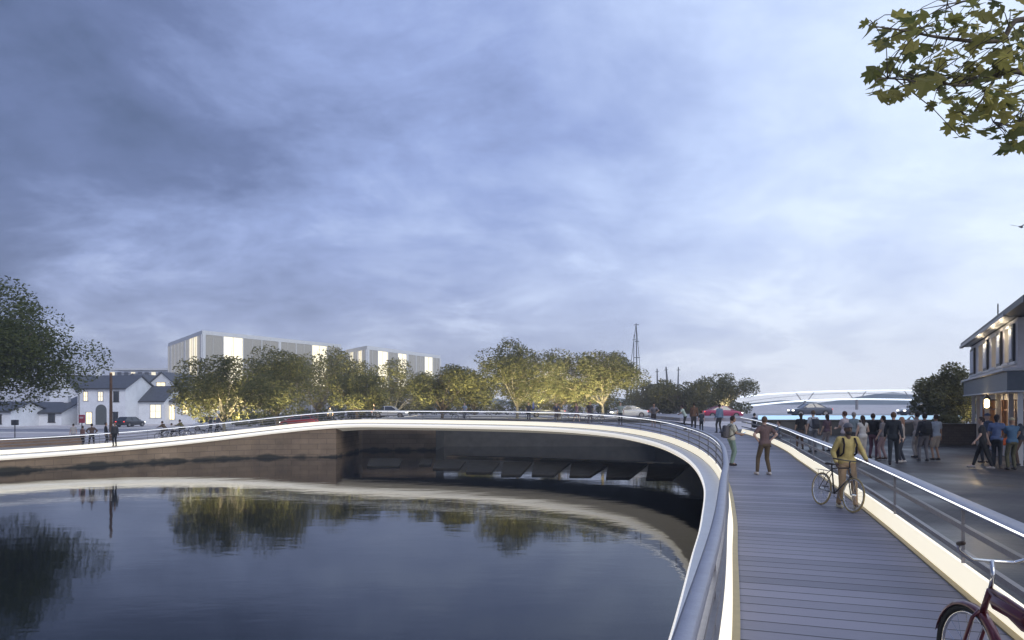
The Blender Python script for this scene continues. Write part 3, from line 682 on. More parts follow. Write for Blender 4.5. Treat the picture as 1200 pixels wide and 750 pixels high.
house('annexe', 'white annexe partly behind the first olive tree with a lit doorway', 192.5, 240, 114, 470, 9, 8, 'side', [(197, 474, 205, 492, 'warm'), (214, 474, 221, 486, 'warm')])
def flat_block(label, px0, px1, Y, y0, nb):
    x0, x1 = at(px0, Y), at(px1, Y); t = thing('flat_roofed_block', label, 'building', ((x0 + x1) / 2, Y, 0)); w = x1 - x0; z1 = EYE + (HZ - y0) / F * Y
    b = MB(); b.box((0, 6, (z1 - 1.3) / 2 - 2), (w, 12, z1 - 1.3 + 4)); b.build('wall', mat('far_wall', (.30, .31, .34), .7, var=.15), t)
    b = MB(); b.box((0, 5, z1), (w + 1.5, 14, .8)); b.build('roof', M_white, t)
    for k in range(nb):
        c = MB(); c.box((-w / 2 + (k + .5) * w / nb, -.05, z1 - 2.6), (w / nb * .6, .15, 3)); c.build('window', M_glass if k % 3 else M_warm2, t)
flat_block('low grey flat roofed block on the skyline behind the white houses', 128, 200, 300, 433, 9)

def timber_building():
    A = Vector((24.2, 36, 0)); B = Vector((17.4, 23.5, 0)); D = (B - A).normalized(); Ln = (B - A).length; nrm = Vector((-D.y, D.x, 0))
    if nrm.x > 0: nrm = -nrm                       # outward, towards the plaza and the camera
    an = math.atan2(D.y, D.x); t = thing('timber_building', 'two storey pale timber building with dark shutters and wide dark eaves at the right edge', 'building', (A.x, A.y, 0), an)
    # local frame: x along the facade towards the camera, outward = -y*sgn
    sg = -1 if (Matrix.Rotation(-an, 3, 'Z') @ nrm).y < 0 else 1
    dp = 9.0; zf0, zf1, ze = 2.55, 3.35, 5.12
    clad = mat('painted_clapboard', (.68, .65, .66), .6, var=.08, scale=2)
    nt, N, L, bs = nodes_of(clad)
    tc = N.new('ShaderNodeTexCoord'); wv = N.new('ShaderNodeTexWave'); wv.bands_direction = 'Z'; wv.wave_profile = 'SAW'; wv.inputs['Scale'].default_value = 1.6; L.new(tc.outputs['Object'], wv.inputs['Vector'])
    bp = N.new('ShaderNodeBump'); bp.inputs['Strength'].default_value = .8; bp.inputs['Distance'].default_value = .03; L.new(wv.outputs['Fac'], bp.inputs['Height']); L.new(bp.outputs[0], bs.inputs['Normal'])
    W_ = lambda name, mb, m, par=t, **k: mb.build(name, m, par, **k)
    y = lambda d: sg * d                           # d metres outward from the facade
    ws = [(3.7, 5.5), (8.2, 9.7), (11.7, 12.9)]; z0, z1 = 3.62, 4.92
    # upper wall with real openings
    b = MB(); xs = [0] + [v for w in ws for v in w] + [Ln]
    for i in range(0, len(xs), 2): b.box(((xs[i] + xs[i + 1]) / 2, y(-.15), (zf1 + ze) / 2), (xs[i + 1] - xs[i], .3, ze - zf1))
    for a, c in ws: b.box(((a + c) / 2, y(-.15), (zf1 + z0) / 2), (c - a, .3, z0 - zf1)); b.box(((a + c) / 2, y(-.15), (z1 + ze) / 2), (c - a, .3, ze - z1))
    b.box((.15, y(-dp / 2 - .3), ze / 2), (.3, dp, ze)); b.box((Ln - .15, y(-dp / 2 - .3), ze / 2 + 0), (.3, dp, ze)); b.box((Ln / 2, y(-dp), ze / 2), (Ln, .3, ze))
    W_('wall', b, clad)
    b = MB(); b.box((Ln / 2, y(.06), (zf0 + zf1) / 2 - .02), (Ln + .3, .5, zf1 - zf0 - .12)); W_('fascia_board', b, mat('slate_blue_board', (.10, .12, .14), .5, var=.1), bevel=.01)
    b = MB(); b.box((Ln / 2, y(.10), zf1 - .02), (Ln + .4, .66, .10)); b.box((Ln / 2, y(.06), zf0 + .02), (Ln + .34, .56, .06)); b.box((Ln / 2, y(.04), zf1 + .22), (Ln + .05, .1, .10)); W_('cornice', b, M_frame, bevel=.01)
    # ground floor: posts, recessed glazing
    b = MB()
    for x in (.15, 2.2, 5.4, 8.9, 12.1, Ln - .15): b = MB(); b.box((x, y(-.1), 1.27), (.15, .15, 2.54)); W_('post', b, M_frame)
    b = MB(); b.box((1.2, y(-.35), 1.27), (1.9, .1, 2.5)); b.box((Ln / 2, y(-.35), .35), (Ln, .1, .7)); b.box((Ln / 2, y(-.35), 2.42), (Ln, .12, .24)); W_('wall', b, clad)
    for k, (a, c) in enumerate(((2.4, 5.2), (5.6, 8.7), (9.1, 11.9), (12.3, Ln - .35))):
        f = MB()
        for x in (a, (a + c) / 2, c): f.box((x, y(-.3), 1.5), (.08, .1, 1.6))
        f.box(((a + c) / 2, y(-.3), 1.9), (c - a, .08, .06)); wd = W_('shop_window', f, mat('orange_timber', (.32, .15, .06), .5))
        g = MB(); g.box(((a + c) / 2, y(-.36), 1.5), (c - a, .02, 1.6)); W_('pane', g, mat('dim_warm_glass', (.12, .08, .06), .15, emit=.16 if k else .08, ecol=(1, .62, .35)), wd)
    # roof with broad dark eaves
    oh = 0.42; zr = ze + .05; b = MB()
    p = [(-oh, y(oh), zr), (Ln + 4, y(oh), zr), (Ln + 4, y(-dp - oh), zr), (-oh, y(-dp - oh), zr)]; rr = [(dp / 2 - .5, y(-dp / 2), zr + 1.7), (Ln + 1.5, y(-dp / 2), zr + 1.7)]
    q = [(x, yy, z + .2) for x, yy, z in p]
    b.add(p + q + rr, [(0, 1, 2, 3), (0, 4, 5, 1), (1, 5, 6, 2), (2, 6, 7, 3), (3, 7, 4, 0), (4, 5, 9, 8), (5, 6, 9), (6, 7, 8, 9), (7, 4, 8)])
    W_('roof', b, mat('dark_roof', (.045, .05, .06), .5, var=.2, scale=2, bump=.3))
    b = MB(); b.box((Ln / 2 - .3, y(oh - .05), zr + .02), (Ln + 1.2, .14, .12)); W_('gutter', b, mat('gutter_grey', (.16, .17, .19), .4))
    b = MB(); b.box((Ln / 2, y(oh / 2), zr - .02), (Ln, oh - .15, .03)); W_('eave_soffit', b, M_frame)
    for a, c in ws:
        f = MB(); w = c - a; cx = (a + c) / 2
        for xx in (a + .06, c - .06): f.box((xx, y(-.02), (z0 + z1) / 2), (.16, .16, z1 - z0 + .1))
        f.box((cx, y(.0), z0 - .02), (w + .2, .26, .08)); f.box((cx, y(-.02), z1 + .02), (w + .14, .2, .1)); f.box((cx, y(-.1), (z0 + z1) / 2), (w - .2, .06, .05))
        f.box((cx, y(-.1), (z0 + z1) / 2), (.04, .05, z1 - z0)); wd = W_('window', f, M_frame)
        g = MB(); g.box((cx, y(-.16), (z0 + z1) / 2), (w, .02, z1 - z0)); W_('pane', g, mat('room_glow_glass', (.3, .22, .14), .15, emit=.30, ecol=(1, .72, .42)), wd)
    for k, x in enumerate((1.3, 6.35, 10.4, 13.45)):
        w = (1.7, 1.3, 1.0, .8)[k]
        f = MB(); f.box((x, y(.05), (z0 + z1) / 2), (w, .07, z1 - z0 + .06)); sh = W_('shutter', f, M_dframe)
        g = MB(); g.box((x, y(.09), (z0 + z1) / 2), (w - .26, .03, z1 - z0 - .22)); W_('panel', g, mat('shutter_panel', (.45, .48, .56), .5), sh)
    for x in (6.3, 10.6, 12.6):
        l = bpy.data.lights.new('eave_light', 'POINT'); l.energy = 13; l.color = (1, .82, .55); l.shadow_soft_size = .08
        o = bpy.data.objects.new('eave_light', l); COL.objects.link(o); q = A + D * x + nrm * .30; o.location = (q.x, q.y, ze - .32)
    b = MB(); b.tube([(1.4, y(-1), zr + .4), (1.4, y(-1), zr + 2.0)], .03); b.box((1.4, y(-1), zr + 1.6), (.5, .03, .03)); W_('aerial', b, M_dframe)
    # wall lantern, a thing of its own part: fixed to the facade
    q = A + D * 9.0 + nrm * .3
    b = MB(); x = 9.0
    b.box((x, y(.10), 2.30), (.05, .3, .05)); b.prism([(x - .16, y(.18)), (x + .16, y(.18)), (x + .16, y(.42)), (x - .16, y(.42))], 2.34, 2.38); b.add([(x - .16, y(.18), 2.38), (x + .16, y(.18), 2.38), (x + .16, y(.42), 2.38), (x - .16, y(.42), 2.38), (x, y(.3), 2.55)], [(0, 1, 4), (1, 2, 4), (2, 3, 4), (3, 0, 4)])
    for dx in (-.12, .12):
        for dy in (.2, .4): b.box((x + dx, y(dy), 2.16), (.02, .02, .38))
    b.box((x, y(.3), 1.96), (.2, .2, .03)); lt = W_('wall_lantern', b, M_dframe)
    g = MB(); g.cap((x, y(.3), 2.06), (x, y(.3), 2.26), .09, .09); W_('lamp_glass', g, mat('lantern_glow', (.9, .8, .5), .4, emit=9, ecol=(1, .78, .40)), lt, smooth=True)
    l = bpy.data.lights.new('lantern', 'POINT'); l.energy = 26; l.color = (1, .70, .36); l.shadow_soft_size = .1
    o = bpy.data.objects.new('lantern', l); COL.objects.link(o); q = A + D * 9.0 + nrm * .62; o.location = (q.x, q.y, 2.1)
timber_building()

# ---------------------------------------------------------------- right-hand walls and the far arched bridge
def wall_run(name, label, P0, P1, z1, th, m, cap=None, z0=-.1, cat='wall'):
    P0, P1 = Vector((*P0, 0)), Vector((*P1, 0)); d = P1 - P0; an = math.atan2(d.y, d.x); mdl = (P0 + P1) / 2
    t = thing(name, label, cat, (mdl.x, mdl.y, 0), an)
    b = MB(); b.box((0, 0, (z0 + z1) / 2), (d.length, th, z1 - z0)); b.build('wall_face', m, t)
    b = MB(); b.box((0, 0, z1 + .05), (d.length + .05, th + .12, .1)); b.build('coping', cap or M_dark, t, bevel=.015)
    return t
w = wall_run('parapet_wall', 'dark parapet wall topped by a glowing pale blue rail behind the crowd', (15.0, 41.6), (27.4, 41.6), 1.08, .35, M_dark)
b = MB(); b.box((0, 0, 1.28), (12.4, .10, .30)); b.build('light_band', mat('blue_light_band', (.4, .6, .8), .4, emit=.55, ecol=(.50, .76, 1.0)), w)
wall_run('low_wall', 'low rough dark stone wall beside the timber building', (20.6, 34.6), (24.0, 34.3), 1.05, .45, brick_mat('dark_wall_stone', (.07, .065, .065), (.10, .09, .09), (.04, .04, .04), 2.0, .8, obj=False))
wall_run('low_wall', 'low brown brick wall behind the railing at the far left', (-43, 50.5), (-35.5, 56.5), -.62, .4, brick_mat('brown_brick', (.20, .13, .09), (.26, .17, .11), (.15, .13, .11), 3.0, .85, obj=False), z0=-1.5)
def arched_bridge():
    t = thing('arched_bridge', 'distant white arched footbridge glowing on the horizon at the right', 'bridge', (0, 0, 0)); Yb = 190
    zof = lambda y: EYE + (HZ - y) / F * Yb
    def arc(name, pts, r, m, fl=1):
        P = catmull([Vector((at(px, Yb), Yb + dy, zof(y))) for px, y, dy in pts], 10); b = MB(); b.tube(P, r, 6); return b.build(name, m, t, smooth=True)
    m = mat('far_bridge_light', (.7, .75, .8), .5, emit=.9, ecol=(.85, .93, 1))
    arc('deck_beam', [(853, 478.5, 0), (885, 474.8, 0), (930, 470.5, 0), (985, 468, 0), (1040, 468, 0), (1100, 469.5, 0), (1180, 474, 0)], .24, m)
    arc('arch_rib', [(866, 465.5, 0), (900, 462, 0), (950, 459.2, 0), (1010, 457.8, 0), (1080, 457.8, 0), (1180, 461, 0)], .20, m)
    arc('arch_rib', [(853, 478, 4), (885, 470, 4), (930, 464.5, 4), (985, 461, 4), (1040, 461, 4), (1100, 463, 4), (1180, 470, 4)], .12, M_white)
    for px in (943, 1004, 1071):
        yb = 468.2 if px > 960 else 469.5; b = MB(); b.tube([(at(px, Yb), Yb, zof(yb)), (at(px, Yb), Yb, -2)], .38, 6); b.build('pier', M_steel, t)
        for s in (-1, 1): b = MB(); b.tube([(at(px + s * 4, Yb), Yb, zof(yb - .5)), (at(px + s * 11, Yb), Yb, zof(459.3 if px < 960 else 458.3))], .13, 5); b.build('strut', M_steel, t)
arched_bridge()
def mast(label, px, Y, ytop, ybot, lean, r, stays, grp=None):
    x = at(px, Y); z0 = H(x, Y); z1 = EYE + (HZ - ytop) / F * Y - z0; t = thing('mast', label, 'mast', (x, Y, z0), 0, grp)
    dx = lean / F * Y; b = MB(); b.tube([(0, 0, 0), (dx * .5, 0, z1 * .5), (dx, 0, z1)], [r, r * .8, r * .45], 6); b.build('spar', mat('mast_grey', (.10, .11, .13), .5), t)
    if stays:
        b = MB(); b.tube([(dx, 0, z1), (dx - 14 / F * Y * 1.0, 0, 0)], .05, 4); b.tube([(dx, 0, z1), (dx + 9 / F * Y, 0, 0)], .05, 4)
        for q in (.45, .62, .8): b.tube([(-.9 * (1.3 - q), 0, z1 * q), (.9 * (1.3 - q) + dx * q, 0, z1 * q)], .07, 4)
        b.build('stay', mat('mast_grey', (.1, .11, .13)), t)
        b = MB(); b.tube([(-.6, 0, z1 * .985), (.25, 0, z1 * .985)], .05, 4); b.build('crosstree', M_dframe, t)
    else:
        b = MB(); b.tube([(dx -.3, 0, z1 * .93), (.3 + dx, 0, z1 * .94)], .05, 4); b.build('crosstree', M_dframe, t)
mast('very tall rigged mast rising beside the leaning lit tree', 747, 120, 379, 0, -1.5, .15, True)
mast('second tall thinner mast just left of the very tall one', 742, 124, 392, 0, 1.0, .12, False)
mast('short mast left of the three behind the low trees', 771, 120, 432, 0, -1, .22, False)
mast('leaning mast in the middle of the three behind the low trees', 785, 118, 430, 0, -4.5, .28, False)
mast('upright mast at the right of the three behind the low trees', 794, 122, 430, 0, 1, .2, False)
# street furniture on the far side
def lamp(label, px, Y, ytop):
    x = at(px, Y); z0 = H(x, Y); h = EYE + (HZ - ytop) / F * Y - z0; t = thing('street_lamp', label, 'street lamp', (x, Y, z0))
    b = MB(); b.tube([(0, 0, 0), (0, 0, .3), (0, 0, h)], [.09, .06, .045]); b.box((0, 0, .15), (.25, .25, .3)); b.build('pole', M_steel, t)
    for dz in (0, -.62):
        b = MB(); b.cap((0, -.1, h + dz - .1), (0, -.1, h + dz + .1), .16, .16); b.build('lamp_head', mat('lamp_glow', (1, 1, .95), .4, emit=7, ecol=(1, .97, .88)), t, smooth=True)
    l = bpy.data.lights.new('street_light', 'POINT'); l.energy = 1200; l.color = (1, .90, .70); l.shadow_soft_size = .3
    o = bpy.data.objects.new('street_light', l); COL.objects.link(o); o.location = (x, Y - .6, z0 + h)
lamp('street lamp with two stacked white lamp heads under the central trees', 665.5, 83, 457)
def pole_thing():
    Y = 62; x = at(130, Y); z0 = H(x, Y); h = EYE + (HZ - 438) / F * Y - z0; t = thing('wooden_pole', 'tall brown wooden pole standing in front of the white arched house', 'pole', (x, Y, z0))
    b = MB(); b.tube([(0, 0, 0), (0, 0, h)], [.15, .11]); b.build('shaft', mat('pole_wood', (.11, .06, .035), .8, var=.3), t)
    b = MB(); b.tube([(0, 0, h), (0, 0, h + .12)], [.13, .05]); b.build('cap', mat('pole_cap', (.4, .22, .08), .6), t)
pole_thing()
def post_box(label, px, Y, yt, col, w, h, cat):
    x = at(px, Y); z0 = H(x, Y); zt = EYE + (HZ - yt) / F * Y - z0; t = thing(cat.replace(' ', '_'), label, cat, (x, Y, z0))
    b = MB(); b.tube([(0, 0, 0), (0, 0, zt - h)], .04); b.build('post', M_dframe, t)
    b = MB(); b.box((0, 0, zt - h / 2), (w, .12 if cat == 'sign' else .3, h)); b.build('board', mat('sign_' + cat, col, .5), t, bevel=.04)
    if cat == 'sign':
        b = MB(); b.box((0, -.07, zt - h * .35), (w * .6, .02, h * .22)); b.build('disc', mat('sign_pale', (.75, .6, .62), .5), t)
post_box('small red sign with a pale panel on a post by the group of walkers', 96, 62, 486, (.45, .06, .10), .55, .75, 'sign')
post_box('small dark mail box on a post before the low cottage', 17.5, 64, 492, (.05, .05, .055), .55, .5, 'mail box')

# ---------------------------------------------------------------- people
SKIN = {'pale': mat('skin_pale', (.50, .33, .25), .55, var=.05), 'tan': mat('skin_tan', (.34, .20, .13), .55, var=.05), 'dark': mat('skin_dark', (.11, .065, .045), .5, var=.05)}
def cloth(rgb): return mat('cloth_%d_%d_%d' % tuple(int(v * 100) for v in rgb), rgb, .8, var=.16, scale=5, bump=.5, bscale=9, spec=.2)
def ik(a, b, l1, l2, hint):
    a, b = Vector(a), Vector(b); d = b - a; L_ = min(d.length, (l1 + l2) * .999); d.normalize(); b = a + d * L_
    x = (l1 * l1 - l2 * l2 + L_ * L_) / (2 * L_); h = math.sqrt(max(0, l1 * l1 - x * x)); n = Vector(hint); n = (n - d * n.dot(d)).normalized()
    return a + d * x + n * h, b
POSE = {   # local frame: x to the person's right, y forward. wrists and ankles L, R; elbow hints; hips shift, lean
 'stand': dict(w=((-.26, .06, .86), (.26, .06, .86)), f=((-.10, .02), (.10, -.02))),
 'relaxed': dict(w=((-.22, .14, .90), (.27, .02, .86)), f=((-.14, .06), (.09, -.06)), lean=(.02, .0)),
 'walk': dict(w=((-.26, .22, .92), (.27, -.16, .90)), f=((-.09, -.26), (.09, .28)), lean=(0, .03)),
 'hips': dict(w=((-.19, .02, 1.02), (.19, .02, 1.02)), e=((-1, -.35, 0), (1, -.35, 0)), f=((-.20, .06), (.15, -.02))),
 'phone': dict(w=((-.08, .34, 1.10), (.10, .33, 1.10)), e=((-.5, -.6, -1), (.5, -.6, -1)), f=((-.09, .04), (.09, -.02)), nod=.05),
 'arms': dict(w=((.10, .22, 1.12), (-.10, .24, 1.10)), e=((-1, .1, -.6), (1, .1, -.6)), f=((-.12, 0), (.10, .04))),
 'lean': dict(w=((-.20, .40, 1.06), (.20, .40, 1.06)), e=((-1, -.2, -.5), (1, -.2, -.5)), f=((-.10, -.10), (.11, -.02)), lean=(0, .16)),
 'push': dict(w=((-.26, .30, 1.00), (.25, .12, .93)), e=((-.5, -1, -.2), (.4, -1, -.2)), f=((-.09, .20), (.12, -.10)), lean=(0, .05)),
 'cycle': dict(w=((-.22, .50, 1.16), (.22, .50, 1.16)), e=((-1, -.2, -.7), (1, -.2, -.7)), f=((-.12, .10), (.12, .28)), fz=(.22, .45), lean=(0, .28), hipz=.98, hipy=-.18),
 'sit': dict(w=((-.14, .36, .62), (.16, .34, .62)), e=((-1, -.4, -.2), (1, -.4, -.2)), f=((-.12, .46), (.12, .42)), hipz=.50, hipy=0),
 'camera': dict(w=((-.10, .26, 1.52), (.12, .26, 1.52)), e=((-1, .1, -.8), (1, .1, -.8)), f=((-.10, 0), (.10, .04))),
 'handbag': dict(w=((-.26, .08, .86), (.20, .24, 1.06)), e=((-.4, -1, 0), (.5, -.6, -1)), f=((-.08, .05), (.10, -.08))),
}
def person(label, X, Y, face, pose='stand', shirt=(.3, .3, .3), legs=(.05, .05, .06), skin='pale', hair=(.03, .02, .015), hlen=0, sleeves='short', leg='long', hat=None, h=1.75, q=.02, shoes=(.05, .045, .04), group=None, z=None, jacket=False, beard=False, belly=1.0):
    """face: compass heading of the person in degrees, 0 = away from the camera (+Y), 90 = to the left"""
    P = POSE[pose]; k = h / 1.75
    t = thing('person', label, 'person', (X, Y, (H(X, Y) if z is None else z) + .012), R(face), group); t.scale = (k, k, k)
    lx, ly = P.get('lean', (0, 0)); hz = P.get('hipz', .93); hy = P.get('hipy', 0); dz = hz - .93
    pel = Vector((0, hy, hz)); ch = Vector((lx, hy + ly, 1.29 + dz - ly * .25)); nk = Vector((lx, hy + ly * 1.25, 1.46 + dz - ly * .4)); hd = nk + Vector((0, .015 + P.get('nod', 0), .165))
    sh = [ch + Vector((s * .162, 0, .115)) for s in (-1, 1)]
    if pose == 'sit': pass
    el, wr = zip(*[ik(sh[i], P['w'][i] if True else 0, .285, .255, P.get('e', ((-.35, -1, 0), (.35, -1, 0)))[i]) for i in (0, 1)])
    hp = [pel + Vector((s * .085, 0, -.02)) for s in (-1, 1)]; fz = P.get('fz', (0, 0))
    kn, an = zip(*[ik(hp[i], (P['f'][i][0], P['f'][i][1], .09 + fz[i]), .43, .42, (0, 1, .15)) for i in (0, 1)])
    sk = SKIN[skin]; sm = dict(remesh=q)
    fem = hlen > 0; tr_ = .9 if fem else 1.0
    b = MB()
    b.cap(pel + Vector((-.05, 0, 0)), pel + Vector((.05, 0, 0)), .115, .115, .9); b.cap(pel, ch, .12 * tr_, .135 * tr_, .72); b.cap(ch + Vector((-.08, 0, .05)), ch + Vector((.08, 0, .05)), .10, .10, .8)
    b.cap(sh[0], sh[1], .052, .052, .9); b.cap(nk - Vector((0, 0, .06)), nk + Vector((0, .01, .09)), .058, .05)
    b.ell(hd, (.074, .092, .112)); b.ell(hd + Vector((0, .035, -.062)), (.048, .052, .050))
    b.cap(hd + Vector((0, .088, .012)), hd + Vector((0, .106, -.028)), .009, .015)
    for s in (-1, 1): b.ell(hd + Vector((s * .076, -.005, -.012)), (.010, .019, .030), 8, 6)
    for i in (0, 1):
        s = -1 if i == 0 else 1
        b.cap(sh[i], el[i], .050, .039); b.cap(el[i], wr[i], .038, .026)
        d = (wr[i] - el[i]).normalized(); side = Vector((s, 0, 0)) - d * d.x * s
        side = d.cross(Vector((0, 0, 1))) if side.length < .3 else side
        side = side.normalized(); wd = d.cross(side).normalized()
        pm = wr[i] + d * .075; b.cap(wr[i], pm, .026, .030, 1)
        for j, ln in enumerate((.062, .075, .070, .052)):
            o = pm + wd * (j - 1.5) * .019 + d * .012; m1 = o + d * ln * .55 - side * .006; b.cap(o, m1, .0095, .009, n=6, q=2); b.cap(m1, m1 + d * ln * .45 - side * .022, .009, .0075, n=6, q=2)
        o = wr[i] + d * .03 + wd * -.028; m1 = o + d * .035 - wd * .026 - side * .008; b.cap(o, m1, .012, .010, n=6, q=2); b.cap(m1, m1 + d * .03 - side * .01, .010, .008, n=6, q=2)
        b.cap(hp[i], kn[i], .078, .052); b.cap(kn[i], an[i], .050, .034); b.cap(an[i], an[i] + Vector((0, .11, -.045)), .036, .032)
    b.build('body', sk, t, **sm)
    if q < .02:        # face details on the nearer people
        for s in (-1, 1):
            e = MB(); e.ell(hd + Vector((s * .030, .080, .010)), (.013, .010, .008), 8, 6); e.build('eye', mat('eye', (.02, .015, .012), .2), t, smooth=True)
        e = MB(); e.ell(hd + Vector((0, .086, -.062)), (.024, .008, .007), 8, 6); e.build('mouth', mat('lips', (.28, .12, .10), .5), t, smooth=True)
    # clothes
    g = .012; b = MB(); jl = .05 if jacket else 0
    b.cap(pel + Vector((-.055, 0, .02 - jl)), pel + Vector((.055, 0, .02 - jl)), .118 + g, .118 + g, .9 * belly); b.cap(pel + Vector((0, 0, .04)), ch, .122 * tr_ + g, .138 * tr_ + g, .76 * belly)
    b.cap(ch + Vector((-.085, 0, .05)), ch + Vector((.085, 0, .05)), .10 + g, .10 + g, .82); b.cap(sh[0], sh[1], .054 + g, .054 + g, .92); b.cap(nk - Vector((0, .01, .06)), nk - Vector((0, .01, .01)), .062, .062)
    for i in (0, 1):
        if sleeves == 'long': b.cap(sh[i], el[i], .052 + g, .042 + g); b.cap(el[i], el[i].lerp(wr[i], .93), .041 + g, .030 + g * .8)
        elif sleeves == 'short': b.cap(sh[i], sh[i].lerp(el[i], .62), .052 + g, .050 + g)
    b.build('shirt' if not jacket else 'jacket', cloth(shirt), t, **sm)
    b = MB()
    if leg == 'skirt':
        b.cap(pel + Vector((0, 0, .05)), pel + Vector((0, 0, -.28)), .13, .19, .8)
    else:
        b.cap(pel + Vector((-.05, 0, 0)), pel + Vector((.05, 0, 0)), .118 + g * .6, .118 + g * .6, .92)
        for i in (0, 1):
            if leg == 'long': b.cap(hp[i], kn[i], .082 + g * .6, .058 + g * .6); b.cap(kn[i], an[i].lerp(kn[i], .06), .057 + g * .6, .044 + g * .5)
            else: b.cap(hp[i], kn[i].lerp(hp[i], .12), .084 + g, .070 + g)
    b.build('skirt' if leg == 'skirt' else ('trousers' if leg == 'long' else 'shorts'), cloth(legs), t, **sm)
    for i in (0, 1):
        b = MB(); a = an[i] + Vector((0, -.035, -.05)); c = an[i] + Vector((0, .15, -.056)); b.cap(a, c, .040, .036, n=10); b.cap(an[i] + Vector((0, 0, -.03)), an[i] + Vector((0, .06, -.05)), .045, .042)
        b.build('shoe', cloth(shoes), t, smooth=True)
    if hat:
        b = MB(); b.ell(hd + Vector((0, -.004, .03)), (.090, .108, .098), keep=lambda v: v.z > -.005)
        b.cap(hd + Vector((-.03, .10, .045)), hd + Vector((.03, .10, .045)), .012, .012) if hat[0] == 'beanie' else b.prism([(hd.x + .085 * math.cos(a_) , hd.y + .09 + .085 * math.sin(a_)) for a_ in [math.pi * k_ / 8 for k_ in range(9)]], hd.z + .035, hd.z + .045)
        b.build('hat', cloth(hat[1]), t, smooth=True)
    if not hat or hlen:
        b = MB(); b.ell(hd + Vector((0, -.010, .018)), (.084, .100, .112), 18, 14, keep=lambda v: v.z > .045 or (v.y < .015 and v.z > -.075) or (abs(v.x) > .07 and v.y < .03 and v.z > -.02))
        if hlen: b.cap(hd + Vector((0, -.045, .02)), hd + Vector((0, -.075, -.06 - hlen)), .082, .05, .7)
        b.build('hair', cloth(hair), t, smooth=True)
    if beard:
        b = MB(); b.ell(hd + Vector((0, .040, -.068)), (.058, .062, .056), keep=lambda v: v.z < .02); b.build('beard', cloth(hair), t, smooth=True)
    return t, dict(ch=ch, wr=wr, hd=hd, sh=sh, k=k)
def backpack(label, pd, col, cat='backpack', group=None):
    t, j = pd; M = t.matrix_world if False else Matrix.Translation(t.location) @ Matrix.Rotation(t.rotation_euler.z, 4, 'Z') @ Matrix.Scale(j['k'], 4)
    p = M @ (j['ch'] + Vector((0, -.215, -.10))); r = thing('backpack', label, 'backpack', p, t.rotation_euler.z, group)
    b = MB(); b.box((0, 0, 0), (.30, .17, .44), rx=R(-4)); b.build('body', cloth(col), r, bevel=.06, smooth=True)
    b = MB(); b.box((0, -.10, -.09), (.22, .06, .20)); b.build('pocket', cloth(tuple(v * .7 for v in col)), r, bevel=.025)
    for s in (-1, 1):
        b = MB(); b.tube([(s * .10, .08, .17), (s * .115, .19, .245), (s * .115, .30, .235), (s * .125, .365, .12), (s * .13, .34, -.05), (s * .13, .10, -.17)], .019, 6); b.build('strap', cloth(tuple(v * .6 for v in col)), r, smooth=True)
def handbag(label, pd, side, col, drop=.30):
    t, j = pd; M = Matrix.Translation(t.location) @ Matrix.Rotation(t.rotation_euler.z, 4, 'Z') @ Matrix.Scale(j['k'], 4)
    w = j['wr'][side]; p = M @ (w + Vector((0, .02, -drop))); r = thing('handbag', label, 'handbag', p, t.rotation_euler.z + .5)
    b = MB(); b.box((0, 0, 0), (.30, .10, .24)); b.build('pouch', cloth(col), r, bevel=.035, smooth=True)
    b = MB(); b.tube([(-.09, 0, .11), (-.06, 0, drop - .03), (0, 0, drop), (.06, 0, drop - .03), (.09, 0, .11)], .009, 6); b.build('handle', cloth(tuple(v * .6 for v in col)), r, smooth=True)
def pp(label, px, Y, face, **k): return person(label, at(px, Y), Y, face, **k)

# ---------------------------------------------------------------- bicycles
def wheel(par, cx, r, tw, tyre, rim, nsp=18, fine=True):
    n = 40 if fine else 20
    b = MB(); b.tube([(cx + r * math.cos(2 * math.pi * k / n), 0, r + .0 + r * math.sin(2 * math.pi * k / n) * 1.0) for k in range(n)], tw, 8 if fine else 5, closed=True); w = b.build('wheel', tyre, par, smooth=True)
    b = MB(); rr = r - tw - .008; b.tube([(cx + rr * math.cos(2 * math.pi * k / n), 0, r + rr * math.sin(2 * math.pi * k / n)) for k in range(n)], .012, 6, closed=True); b.build('rim', rim, w, smooth=True)
    b = MB(); b.tube([(cx, -.05, r), (cx, .05, r)], .022, 8)
    for k in range(nsp):
        a = 2 * math.pi * k / nsp; s = .025 if k % 2 else -.025; b.tube([(cx, s, r), (cx + rr * math.cos(a), 0, r + rr * math.sin(a))], .0022 if fine else .004, 4)
    b.build('spokes', M_chrome, w)
